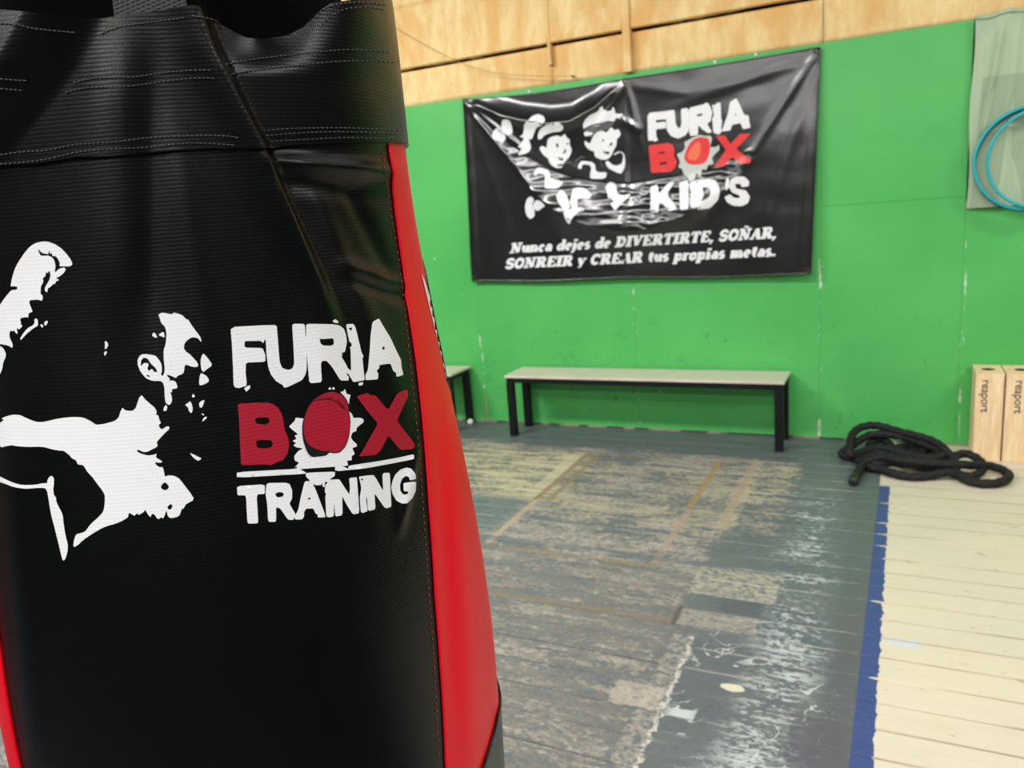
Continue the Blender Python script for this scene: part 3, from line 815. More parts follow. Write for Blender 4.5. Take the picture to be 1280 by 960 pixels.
# printed art on the bag
A_ = (0, 290, 8); B_ = (0, 380, 8); C_ = (120, 380, 8); D_ = (120, 480, 8); E_ = (0, 500, 8); F_ = (90, 560, 8); G_ = (0, 590, 8)
fist = T(*A_, [(0,740),(60,650),(120,580),(175,577),(182,548),(135,540),(112,548),(125,470),(150,380),(190,300),(240,225),(300,150),(360,110),(430,95),(490,97),(560,125),(620,165),(680,230),(715,280),(732,325),(700,345),(640,342),(600,345),(604,310),(578,255),(556,240),(530,240),(520,205),(508,222),(498,180),(490,222),(455,215),(430,212),(380,165),(408,235),(440,238),(490,235),(535,260),(555,300),(560,350),(552,408),(600,365),(650,355),(664,375),(640,415),(590,450),(560,457),(602,482),(565,490),(562,515),(530,525),(510,550),(485,562),(478,604),(460,595),(452,565),(470,530),(500,480),(512,430),(505,402),(495,385),(485,410),(462,405),(462,440),(430,465),(440,480),(435,510),(415,540),(410,620),(434,632),(430,690),(385,675),(290,682),(330,790)])
fist += T(*B_, [(330,78),(290,92),(290,138),(262,130),(205,145),(220,203),(195,190),(235,215),(197,258),(172,235),(185,300),(160,285),(150,262),(130,275),(120,262),(100,285),(105,340),(135,400),(130,442),(95,415),(0,398),(-130,380),(-130,150)])
limb = T(*B_, [(-120,400),(0,415),(40,440),(68,495),(60,540),(40,580),(30,650),(0,718),(-120,760)])
boxer = [[fist], [limb],
    [T(*B_, [(350,145),(383,150),(388,215),(350,235),(270,300),(215,362),(207,345),(240,290),(290,235),(335,215),(352,190)])],
    [T(*B_, [(405,210),(425,200),(442,225),(430,238)])], [T(*B_, [(445,200),(455,175),(485,165),(478,200),(460,217)])],
    [T(*B_, [(1050,375),(1068,370),(1090,405),(1070,445),(1052,452),(1056,410)])], [T(*B_, [(1045,490),(1060,470),(1075,475),(1065,505),(1048,517)])],
    [T(*C_, [(625,105),(665,85),(740,100),(770,100),(775,85),(820,95),(870,115),(900,150),(925,155),(950,200),(1000,270),(1040,320),(1058,372),(1048,375),(1018,338),(960,330),(910,365),(885,400),(880,445),(900,475),(950,510),(1020,590),(1022,628),(970,630),(890,600),(880,690),(845,708),(820,715),(800,742),(760,720),(730,708),(705,712),(740,745),(735,770),(760,762),(800,775),(820,842),(760,850),(762,890),(740,870),(762,930),(760,980),(735,1012),(700,990),(688,930),(688,850),(675,790),(650,768),(560,768),(500,740),(450,680),(420,610),(418,560),(440,515),(480,498),(560,508),(600,518),(650,580),(662,640),(660,680),(650,700),(668,725),(685,690),(690,640),(680,560),(678,460),(700,400),(708,300),(695,230),(655,190),(640,140)]),
     T(*C_, [(450,612),(455,560),(480,535),(520,545),(545,590),(600,640),(618,680),(585,682),(560,645),(530,672),(515,640),(530,610),(520,590),(480,590),(455,622)]),
     T(*C_, [(503,703),(545,718),(535,730),(515,724)])],
    [T(*C_, [(560,315),(580,283),(600,300),(617,337),(590,335)])], [T(*C_, [(622,310),(680,273),(690,338),(665,325)])],
    [T(*C_, [(1045,560),(1070,490),(1110,530),(1168,610),(1110,650),(1075,682),(1055,655)])], [T(*C_, [(1045,695),(1060,692),(1110,720),(1135,770),(1090,800),(1035,817),(1032,760)])],
    [T(*D_, [(678,240),(700,205),(715,225),(708,268),(678,270)])], [T(*D_, [(890,210),(945,168),(965,220),(968,265),(955,292),(930,270),(920,230)])],
    [T(*D_, [(960,112),(975,98),(994,125),(965,137)])], [T(*D_, [(1030,195),(1050,170),(1087,158),(1082,180),(1065,230),(1040,238)])],
    [T(*D_, [(1053,290),(1087,305),(1070,314)])], [T(*D_, [(1063,362),(1085,330),(1112,325),(1100,350),(1070,374)])], [T(*D_, [(938,686),(990,710),(1062,745),(1020,770),(965,725)])],
    [T(*E_, [(0,235),(30,210),(50,197),(18,185),(80,158),(150,145),(210,150),(260,175),(330,205),(380,220),(450,218),(560,190),(680,172),(770,168),(850,178),(920,215),(965,248),(1040,240),(1150,210),(1190,175),(1210,110),(1228,75),(1245,95)])
     + T(*D_, [(300,262),(330,268),(370,267),(400,240),(415,195),(435,135),(460,110),(490,150),(540,195),(590,235),(610,275),(603,312),(625,308),(635,360),(652,385),(628,410),(640,440),(665,452),(710,422),(737,425),(735,450),(690,490),(640,545),(608,580),(622,620),(580,645),(510,680),(470,678),(430,655),(406,665),(440,692),(520,714),(580,707),(612,693),(598,732),(672,775),(640,787),(588,778),(610,815),(640,832),(670,828),(680,870),(693,925)])
     + T(*F_, [(942,283),(960,272),(1020,275),(1070,300),(1110,350),(1180,440),(1227,515),(1140,560),(1120,600),(1095,612),(1085,660),(1060,685),(990,702),(960,680),(946,618),(938,650),(915,705),(893,690),(865,715),(820,655),(798,660),(790,693),(760,660),(735,612),(720,640),(670,668),(652,648),(630,678),(600,660),(572,642),(565,690),(520,720),(440,755),(380,770),(300,800),(200,860),(100,930),(80,955)])
     + T(*G_, [(755,748),(738,742),(745,680),(765,620),(830,605),(860,590),(910,520),(1000,440),(1040,390),(1050,330),(1055,240),(1040,200),(980,120),(920,40),(880,0)])
     + T(*E_, [(840,650),(780,642),(770,605),(730,585),(690,540),(640,505),(600,505),(520,490),(430,465),(280,468),(170,460),(125,450),(70,460),(15,474),(0,440),(-120,430),(-120,260)]),
     T(*F_, [(888,385),(905,360),(930,338),(967,370),(972,400),(940,422),(905,414)]), T(*F_, [(953,590),(990,553),(1010,580),(990,614),(965,612)])],
    [T(*G_, [(0,40),(80,80),(150,110),(230,130),(370,125),(430,110),(478,112),(480,80),(500,45),(525,36),(545,60),(546,120),(537,170),(545,230),(565,250),(570,300),(600,360),(632,420),(642,520),(662,640),(684,720),(682,790),(662,860),(642,887),(628,870),(598,740),(548,540),(518,430),(488,250),(478,190),(455,157),(380,157),(270,168),(150,152),(60,117),(0,97),(-120,60),(-120,-10)])],
]
H_ = (280, 390, 8); I_ = (370, 385, 8); J_ = (280, 480, 8); L_ = (370, 475, 8); K_ = (280, 560, 8); N_ = (370, 560, 8)
words = [
    [T(*H_, [(65,150),(400,132),(525,130),(535,250),(545,380),(555,500),(580,560),(640,580),(680,565),(700,520),(695,400),(680,130),(700,118),(795,118),(808,135),(815,245),(820,235),(820,130),(840,118),(1080,122),(1150,135),(1195,170),(1215,230),(1225,300),(1205,400),(1170,410),(1180,425)])
     + T(*I_, [(460,455),(452,490),(495,560),(512,600),(548,632),(540,400),(528,398),(555,380),(545,345),(530,342),(510,250),(497,172),(508,162),(570,160),(590,190),(610,270),(630,350),(650,440),(674,490),(660,495),(670,600),(683,722),(625,732),(570,742),(545,700),(515,652),(500,662),(525,690),(520,727),(440,725),(350,580),(300,527),(258,530),(247,560),(258,742),(150,752),(130,735)])
     + T(*H_, [(838,560),(825,400),(825,560),(815,620),(780,680),(640,748),(600,757),(585,730),(520,692),(470,630),(440,550),(424,420),(415,275),(404,278),(390,312),(365,288),(205,290),(205,356),(385,360),(412,430),(412,498),(218,505),(215,600),(228,735),(150,760),(110,754),(95,730),(90,560),(80,350)]),
     T(*H_, [(953,263),(970,272),(1090,263),(1095,320),(1070,337),(990,337),(960,312)]), T(*I_, [(520,203),(555,195),(556,225),(540,224)])],
    [T(*H_, [(200,762),(240,735),(263,735),(258,765),(222,797)])], [T(*H_, [(1078,90),(1110,70),(1137,95),(1137,112),(1100,108)])], [T(*I_, [(623,748),(670,742),(660,772),(623,777)])],
    [T(*I_, [(760,140),(825,105),(860,170),(940,300),(1000,430),(1045,520),(1050,590),(1070,670),(1000,690),(995,645),(968,632),(940,555),(830,570),(830,600),(803,625),(820,660),(815,714),(690,722),(690,670),(715,620),(735,420),(742,280)]), T(*I_, [(856,395),(880,386),(882,415),(862,418)])],
    [T(*J_, [(128,880),(720,848),(735,825),(705,835),(750,785),(705,765),(700,720),(740,670),(790,645),(720,632),(690,612),(722,590),(683,570),(725,545),(703,515),(740,503),(645,427),(705,370),(715,335),(790,345),(900,300),(1100,300),(1240,265),(1275,300),(1290,340),(1360,338),(1392,355),(1390,385),(1355,410),(1320,440),(1320,470),(1280,487),(1265,530),(1280,560),(1322,600),(1326,625),(1280,640),(1305,700),(1275,720),(1275,762),(1228,765),(1240,815),(1105,827),(750,850),(815,880),(812,897),(130,936)])],
    [T(*L_, [(385,830),(410,855),(470,862),(520,888),(525,855),(800,815),(1000,780),(1175,743),(1178,792),(1000,826),(700,882),(390,913)])],
    [T(*L_, [(438,120),(465,115),(485,90),(502,140),(542,150),(530,190),(525,243),(510,230),(490,180)])], [T(*L_, [(318,92),(340,68),(352,96)])], [T(*L_, [(360,80),(375,68),(387,94),(362,96)])],
    [T(*K_, [(815,247),(1108,235),(1105,280),(1065,305),(1045,347),(1008,335),(1003,390),(985,388),(977,342),(970,370),(920,372),(860,347),(850,315),(820,290)])],
    [T(*K_, [(130,380),(405,362),(410,457),(325,464),(342,742),(325,754),(245,754),(233,732),(220,472),(135,472)])],
    [T(*K_, [(425,350),(610,345),(655,360),(680,420),(680,500),(653,557),(690,620),(716,665),(690,718),(640,717),(560,602),(520,592),(520,722),(510,737),(450,737),(440,715),(430,550),(415,460)]), T(*K_, [(508,460),(540,440),(585,443),(597,465),(582,487),(530,492)])],
    [T(*K_, [(805,335),(840,328),(895,365),(1020,692),(935,694),(935,665),(915,655),(890,603),(820,606),(798,640),(800,682),(780,712),(712,714),(700,690),(740,620),(770,470)]), T(*K_, [(838,500),(858,493),(864,512),(842,517)])],
    [T(*N_, [(345,315),(430,312),(455,350),(530,465),(537,400),(528,300),(605,290),(610,330),(632,652),(565,662),(500,560),(460,478),(462,672),(390,684),(378,540),(375,682),(330,694),(300,682),(290,480),(300,460),(285,440),(290,370)])],
    [T(*N_, [(625,285),(700,275),(770,270),(800,310),(868,432),(858,265),(880,248),(935,248),(940,400),(950,587),(900,602),(880,595),(780,450),(792,612),(718,630),(705,480),(698,520),(715,630),(660,650),(645,635),(635,500),(650,400),(640,340)]), T(*N_, [(646,308),(662,301),(667,320),(650,322)])],
    [T(*N_, [(960,330),(985,270),(1040,215),(1100,196),(1150,206),(1190,260),(1194,310),(1135,324),(1125,290),(1095,278),(1055,310),(1035,370),(1040,430),(1070,467),(1110,462),(1122,435),(1075,432),(1070,350),(1197,335),(1192,430),(1160,500),(1110,552),(1060,557),(1000,527),(960,460),(948,390)])],
]
redp = [
    [T(*J_, [(135,195),(430,185),(490,200),(540,240),(580,310),(605,460),(640,540),(650,600),(635,690),(590,760),(520,785),(470,808),(380,802),(170,812),(160,600),(150,350)]),
     T(*J_, [(308,350),(330,335),(430,332),(452,350),(447,390),(410,407),(330,397),(312,377)]), T(*J_, [(318,572),(345,558),(465,560),(487,590),(472,632),(400,644),(330,637)])],
    [T(*L_, [(600,165),(640,150),(710,130),(735,150),(790,155),(905,290),(925,280),(1005,135),(1075,100),(1110,105),(1115,160),(1005,400),(1020,430),(1175,630),(1185,665),(1160,690),(1050,700),(1020,680),(918,555),(905,580),(850,690),(800,748),(622,765),(680,670),(810,440),(800,420),(700,300)])],
]
gl_rim = [[T(*J_, [(878,160),(960,102),(1040,70),(1105,68),(1180,103),(1225,165),(1248,240),(1243,268),(1254,330),(1258,400),(1248,522),(1216,618),(1164,680),(1110,693),(1050,684),(1040,690),(1018,716),(870,733),(826,680),(785,560),(776,430),(792,330),(826,235)])]]
glove = [[T(*J_, [(886,168),(960,112),(1040,82),(1100,80),(1168,112),(1212,172),(1232,240),(1230,265),(1243,330),(1248,400),(1238,520),(1208,608),(1158,668),(1110,682),(1050,672),(960,665),(880,635),(825,590),(797,520),(787,430),(802,330),(832,240)])]]
def strip(pts, wd):
    l, r = [], []
    for i, p in enumerate(pts):
        a = pts[max(0, i - 1)]; b = pts[min(len(pts) - 1, i + 1)]; dx, dy = b[0] - a[0], b[1] - a[1]; n = math.hypot(dx, dy) or 1
        k = wd / 2 * (1 if 0 < i < len(pts) - 1 else 0.5)
        l.append((p[0] - dy / n * k, p[1] + dx / n * k)); r.append((p[0] + dy / n * k, p[1] - dx / n * k))
    return l + r[::-1]
lines = [[T(*J_, strip([(890,172),(930,155),(985,146),(1060,150),(1110,172),(1160,215),(1205,262)], 9))], [T(*J_, strip([(1020,122),(1040,148)], 9))], [T(*J_, strip([(1000,150),(1085,128)], 8))],
         [T(*J_, strip([(1120,150),(1160,190),(1150,210)], 9))], [T(*J_, strip([(1150,232),(1195,205)], 9))], [T(*J_, strip([(1175,205),(1192,240)], 9))], [T(*J_, strip([(1045,640),(1030,676)], 8))]]
kw = dict(uvf=bag_uv, origin=ROOT_BAG)
ob = lay('boxer_print', boxer, M['pwhite'], bv_body, bag, 0.0004, 4.0, rnd=0.2, **kw); ob['label'] = 'white silhouette print of a boxer'
wn = ['letters_furi', 'fleck', 'fleck', 'fleck', 'letter_a', 'burst', 'bar', 'fleck', 'fleck', 'fleck', 'burst', 'letter_t', 'letter_r', 'letter_a', 'letters_in', 'letters_in', 'letter_g']
for nme, g in zip(wn, words): lay(nme, [g], M['pwhite'], bv_body, bag, 0.0004, 4.0, rnd=0.12, **kw)
for nme, g in zip(('letter_b', 'letter_x'), redp): lay(nme, [g], M['pred'], bv_body, bag, 0.0005, 4.0, rnd=0.08, **kw)
lay('glove_outline', gl_rim, M['pblack'], bv_body, bag, 0.0007, 4.0, rnd=0.2, **kw)
ob = lay('glove_print', glove, M['pred'], bv_body, bag, 0.0010, 4.0, rnd=0.2, **kw); ob['label'] = 'red print of a boxing glove'
lay('glove_lines', lines, M['pblack'], bv_body, bag, 0.0013, 6.0, rnd=0, **kw)
lay('rear_print', [[[(526,342),(530,350),(539,378),(548,412),(555,444),(559.5,473),(557,474),(551,446),(544,416),(536,384)]]], M['pwhite'], bv_body, bag, 0.0005, 3.0, rnd=0, **kw)
# ------------------------------------------------------------------ the banner
BO = Vector((-1.64, D - 0.012, 1.11))
ban = empty('banner', BO)
tag(ban, 'glossy black club banner with white slogan and two cartoon children pinned to the green wall', 'banner')
TOPP = [(-2.84, 2.421), (-1.632, 2.396), (-0.437, 2.409)]
def ban_base(u, v):
    x = -2.84 + (2.84 - 0.437) * u
    if u < 0.503: t = u / 0.503; zt = 2.421 + (2.396 - 2.421) * t - 0.020 * math.sin(PI * t)
    else: t = (u - 0.503) / 0.497; zt = 2.396 + (2.409 - 2.396) * t - 0.006 * math.sin(PI * t)
    xb = -2.886 + (2.886 - 0.478) * u; zb = 1.120 + (1.091 - 1.120) * u - 0.012 * math.sin(PI * u * 2) ** 2
    return Vector((x + (xb - x) * v, D - 0.012, zt + (zb - zt) * v))
def poly_y(tab, x): return lerp_tab(tab, x)
UP = [(585, 130), (600, 141), (625, 166), (660, 194), (690, 212), (720, 222), (760, 228), (790, 229), (830, 222), (870, 214), (905, 205), (950, 175), (990, 120), (1022, 66)]
LO = [(585, 134), (600, 153), (625, 183), (650, 210), (665, 236), (680, 249), (705, 270), (740, 282), (780, 288), (815, 287), (850, 274), (880, 258), (910, 236), (945, 200), (985, 135), (1022, 68)]
TP = [(585, 129), (600, 133), (630, 146), (656, 152), (690, 156), (716, 153), (745, 137), (765, 118), (783, 103), (800, 110), (860, 116), (930, 100), (1022, 64)]
def line_fold(x, y, tab, sg, x0, x1):
    if x < x0 or x > x1: return 0.0
    return math.exp(-((y - lerp_tab(tab, x)) / sg) ** 2) * sstep(x0, x0 + 12, x) * sstep(x1, x1 - 25, x)
def ban_disp(P):
    x, y = proj(P); o = 0.012
    yu, yl = lerp_tab(UP, x), lerp_tab(LO, x)
    wdt = max(3.0, yl - yu); t = (y - yu) / wdt
    amp = 0.075 * sstep(585, 700, x) * sstep(970, 850, x) * min(1, wdt / 60)
    amp = max(amp, 0.010 * sstep(585, 600, x) * sstep(720, 660, x))
    if t > 0:
        o += amp * (sstep(-0.1, 1.0, t) if t < 1 else math.exp(-(y - yl) / 26.0))
    elif t > -0.4: o += amp * 0.12 * (t + 0.4)
    if 0 < t < 1.05:
        k = sstep(0, .15, t) * sstep(1.05, .9, t) * sstep(600, 680, x) * sstep(960, 900, x)
        o += k * (0.0045 * noise.noise(Vector((x / 22, y / 7, 1))) + 0.0030 * noise.noise(Vector((x / 9, y / 5, 5))) * sstep(770, 800, x) + 0.0018 * math.sin(y / 2.6 + x / 40))
    # upper sag between the pins
    o += 0.014 * line_fold(x, y, TP, 6, 586, 780) + 0.002 * line_fold(x, y, TP, 7, 786, 1010)
    yt = lerp_tab(TP, x); 
    if x < 783 and y < yt: o += 0.030 * sstep(586, 640, x) * sstep(783, 730, x) * sstep(yt - 26, yt, y)
    elif x < 783: o += 0.030 * sstep(586, 640, x) * sstep(783, 730, x) * math.exp(-(y - yt) / 9.0)
    o += 0.010 * near_seg(x, y, 586, 130, 655, 186, 3.5) + 0.008 * near_seg(x, y, 586, 134, 660, 226, 3.5) + 0.004 * near_seg(x, y, 590, 150, 650, 320, 6)
    o += 0.008 * near_seg(x, y, 781, 106, 742, 170, 5) + 0.006 * near_seg(x, y, 784, 106, 800, 175, 4) + 0.008 * near_seg(x, y, 780, 150, 800, 163, 5)
    o += 0.004 * math.exp(-((x - 781 - (y - 100) * 0.012) / 2.6) ** 2) - 0.003 * math.exp(-((x - 787 - (y - 100) * 0.012) / 2.6) ** 2)
    o += 0.005 * near_seg(x, y, 1020, 68, 925, 215, 5) + 0.003 * near_seg(x, y, 1021, 70, 1004, 330, 5) + 0.002 * near_seg(x, y, 1018, 75, 850, 130, 6) + 0.004 * near_seg(x, y, 1010, 120, 950, 300, 8)
    o += 0.012 * near_seg(x, y, 585, 135, 598, 345, 4)
    # hems and standing off the wall at the right and the bottom
    o += 0.030 * sstep(880, 1030, x) * sstep(60, 240, y) + 0.020 * sstep(200, 340, y)
    o += 0.0025 * noise.noise(Vector((x / 45, y / 30, 2)))
    return max(0.004, o)
def fn_ban(u, v):
    P = ban_base(u, v); P.y -= ban_disp(P); return P - BO
V, F = grid_mesh(fn_ban, 440, 230)
sheet_b = mesh_from('vinyl_sheet', V, F, M['banner'], ban, True)
W = 441
def edge_tube(idx, r=0.005):
    tube_obj('hem', [Vector(V[i]) for i in idx], r, M['banner'], ban, 6)
edge_tube([i for i in range(0, W, 4)]); edge_tube([230 * W + i for i in range(0, W, 4)], 0.007)
edge_tube([j * W for j in range(0, 231, 5)], 0.006); edge_tube([j * W + W - 1 for j in range(0, 231, 5)], 0.007)
bv_ban = bvh_of([sheet_b])
for (u, v) in ((0.008, 0.012), (0.503, 0.012), (0.992, 0.012), (0.008, 0.985), (0.992, 0.985)):
    P = Vector(fn_ban(u, v)); q = [P + Vector((0.013 * math.cos(a), -0.006, 0.013 * math.sin(a))) for a in [2 * PI * i / 20 for i in range(20)]]
    e = tube_obj('eyelet', q, 0.0040, M['brass'], ban, 6, closed=True)
P8 = lambda o, pts: T(o[0], o[1], o[2], pts)
N1 = (800, 110, 8); O1 = (800, 200, 8); P1_ = (600, 120, 10.667); Q1 = (700, 120, 10.667); S1 = (700, 200, 10.667); T1 = (640, 200, 10.667)
def bl(name, groups, mk, off=0.0012, rnd=0.2, gap=4.0, label=None):
    for g in groups:
        o = lay(name, [g], M[mk], bv_ban, ban, off, gap, origin=BO, rnd=rnd)
        if label: o['label'] = label
bl('letter', [
    [T(*N1, [(75,250),(270,228),(272,312),(160,320),(160,347),(258,335),(262,402),(160,412),(165,490),(182,520),(150,538),(130,525),(80,528)])],
    [T(*N1, [(255,230),(348,218),(356,350),(378,400),(405,395),(415,350),(410,208),(485,200),(492,420),(450,478),(380,507),(310,482),(268,420)])],
    [T(*N1, [(485,200),(640,163),(660,145),(685,155),(700,180),(724,240),(708,330),(672,360),(720,440),(680,452),(620,410),(582,368),(580,472),(495,480)]), T(*N1, [(568,265),(625,252),(622,278),(570,284)])],
    [T(*N1, [(722,165),(745,175),(770,150),(806,146),(812,300),(822,330),(812,400),(820,430),(790,468),(735,447),(722,300),(740,280)])],
    [T(*N1, [(900,140),(965,100),(1000,170),(1040,268),(1085,275),(1092,330),(1107,397),(1030,412),(1005,350),(920,370),(905,425),(820,434),(845,350),(880,260)]), T(*N1, [(945,262),(958,255),(960,275),(947,277)])],
    [T(*O1, [(105,265),(175,242),(190,335),(290,222),(350,215),(270,340),(375,490),(290,512),(195,400),(185,522),(105,527)])],
    [T(*O1, [(395,225),(480,203),(490,400),(480,490),(400,502),(395,300)])],
    [T(*O1, [(500,225),(560,200),(700,190),(760,210),(802,300),(780,400),(700,482),(590,495),(500,470)]), T(*O1, [(625,275),(690,272),(708,330),(690,372),(605,420),(640,350)])],
    [T(*O1, [(858,190),(892,180),(892,270),(870,300),(853,300)])],
    [T(*O1, [(905,200),(960,165),(1040,165),(1092,210),(1087,262),(1020,272),(1000,237),(950,240),(960,285),(1060,305),(1102,370),(1080,430),(1020,462),(930,457),(870,420),(843,370),(900,343),(940,377),(1000,382),(992,352),(920,325),(890,270)])],
], 'bwhite', rnd=0.12)
bl('letter', [
    [T(*N1, [(85,575),(280,550),(330,570),(345,620),(340,680),(372,740),(350,800),(310,835),(110,850)]), T(*N1, [(185,645),(250,633),(248,654),(188,662)]), T(*N1, [(195,748),(270,736),(265,762),(200,770)])],
    [T(*N1, [(758,480),(850,475),(905,560),(1000,460),(1110,455),(960,610),(1112,720),(1100,752),(1000,757),(920,690),(840,780),(738,792),(860,620)])],
], 'bred', rnd=0.06)
bl('burst', [[T(*N1, [(450,560),(440,545),(520,500),(600,468),(640,480),(700,478),(722,500),(700,590),(760,592),(790,565),(795,620),(750,660),(720,700),(735,760),(680,770),(665,822),(620,810),(605,882),(562,850),(540,922),(500,932),(480,890),(440,870),(420,810),(383,790),(402,740),(368,660),(425,640),(450,600)])]], 'bpale', 0.0012, 0.1)
bl('glove', [[T(*N1, [(520,520),(600,488),(682,500),(702,560),(697,650),(662,740),(600,765),(500,768),(448,730),(443,680),(470,600)])]], 'bred', 0.0022)
bl('glove_shine', [[T(*N1, [(545,560),(600,530),(610,640),(570,720),(505,725),(470,690),(500,620)])]], 'borange', 0.0030)
bl('cartoon_girl', [
    [T(*P1_, [(285,380),(300,320),(345,308),(400,330),(430,420),(435,500),(385,517),(340,510),(300,440)])],
    [T(*P1_, [(158,520),(200,440),(250,428),(310,470),(352,560),(300,632),(250,600),(180,580)])],
    [T(*P1_, [(640,330),(700,265),(780,240),(850,270),(872,330),(820,390),(750,420),(720,500),(690,582),(650,565),(687,690),(640,760),(495,797),(560,700),(498,675),(560,610),(590,560),(523,545),(580,510),(590,370)])],
    [T(*P1_, [(778,582),(768,520),(810,430),(900,375),(1000,358),(1060,352),(1120,420),(1080,472),(960,482),(860,520),(820,572)])],
    [T(*P1_, [(900,580),(960,540),(1040,525),(1080,550),(1130,503),(1160,560),(1200,580),(1195,640),(1227,720),(1200,800),(1140,870),(1110,902),(1090,962),(1000,957),(930,900),(910,830),(850,792),(800,720),(798,680),(840,663),(890,700)])],
    [T(*T1, [(285,182),(320,120),(370,98),(500,143),(512,250),(600,262),(690,300),(610,382),(430,382),(440,290),(440,190),(350,175),(318,212)])],
    [T(*T1, [(175,600),(205,510),(255,483),(300,530),(270,590),(307,680),(300,750),(250,792),(200,750),(178,680)])],
    [T(*T1, [(278,600),(320,533),(380,545),(448,612),(400,640),(350,682),(298,655)])],
    [T(*T1, [(583,485),(640,403),(700,420),(750,510),(782,640),(700,682),(640,600)])],
    [T(*T1, [(790,642),(768,540),(800,450),(808,380),(930,368),(1010,400),(1067,470),(1030,512),(900,512),(868,560),(880,642),(820,662)])],
    [T(*T1, [(678,680),(770,668),(800,640),(950,628),(962,680),(870,690),(800,780),(765,862),(720,810)])],
], 'bwhite', 0.0012, 0.2, 3.0)
bl('cartoon_boy', [
    [T(*Q1, [(310,440),(308,370),(340,310),(400,250),(480,218),(520,190),(530,148),(570,138),(582,190),(680,200),(710,138),(732,190),(740,240),(852,233),(800,302),(740,290),(730,342),(640,330),(580,350),(450,372),(360,412)])],
    [T(*Q1, [(318,470),(452,480),(430,520),(328,542)])],
    [T(*Q1, [(440,540),(490,480),(560,458),(620,490),(690,408),(720,460),(782,440),(812,500),(790,550),(760,570),(752,660),(710,730),(690,790),(640,842),(570,852),(480,820),(458,780),(460,742),(380,712),(330,650),(328,590),(400,640)])],
    [T(*Q1, [(600,882),(640,860),(700,920),(760,930),(830,900),(848,790),(810,747),(750,772),(730,792),(718,770),(790,735),(852,760),(872,850),(862,960),(820,1032),(780,1032),(640,960)])],
    [T(*S1, [(235,110),(250,50),(290,8),(462,33),(482,165),(632,163),(602,252),(408,252),(400,200),(420,100),(395,65),(300,55),(285,122)])],
    [T(*S1, [(598,370),(640,308),(690,288),(750,330),(762,440),(800,465),(850,470),(930,448),(942,475),(850,550),(780,620),(740,677),(710,650),(668,570),(720,560),(690,512),(640,512),(630,430)])],
], 'bwhite', 0.0012, 0.2, 3.0)
bl('cartoon_lines', [
    [T(*Q1, strip([(200, 950), (220, 860), (275, 812), (340, 820)], 20))], [T(*Q1, strip([(20, 960), (60, 890), (140, 880), (180, 930)], 16))], [T(*Q1, strip([(530, 850), (575, 945)], 18))],
], 'bgrey', 0.0012, 0, 4.0)
bl('hair_shade', [[T(*Q1, [(320,455),(420,398),(560,353),(680,345),(730,360),(640,452),(560,462),(480,482),(440,542),(390,560),(450,490),(340,470)])]], 'bgrey', 0.0018, 0.2, 4.0)
bl('face_line', [
    [T(*P1_, [(1013,640),(1035,628),(1052,670),(1035,692),(1018,670)])], [T(*P1_, [(1145,640),(1187,620),(1182,652)])], [T(*P1_, [(1118,742),(1140,698),(1152,740),(1130,762),(1103,767)])], [T(*P1_, [(1028,815),(1112,830),(1107,862),(1070,857)])],
    [T(*P1_, [(1030,915),(1110,905),(1100,935),(1035,935)])],
    [T(*Q1, [(560,590),(580,572),(592,600),(570,607)])], [T(*Q1, [(680,618),(702,625),(702,650),(648,672)])], [T(*Q1, [(568,735),(662,745),(652,782),(600,767)])], [T(*Q1, [(395,585),(420,600),(405,618)])],
    [T(*T1, strip([(880, 520), (880, 580)], 24))], [T(*T1, strip([(915, 645), (940, 690)], 18))],
], 'bblack', 0.0020, 0, 4.0)
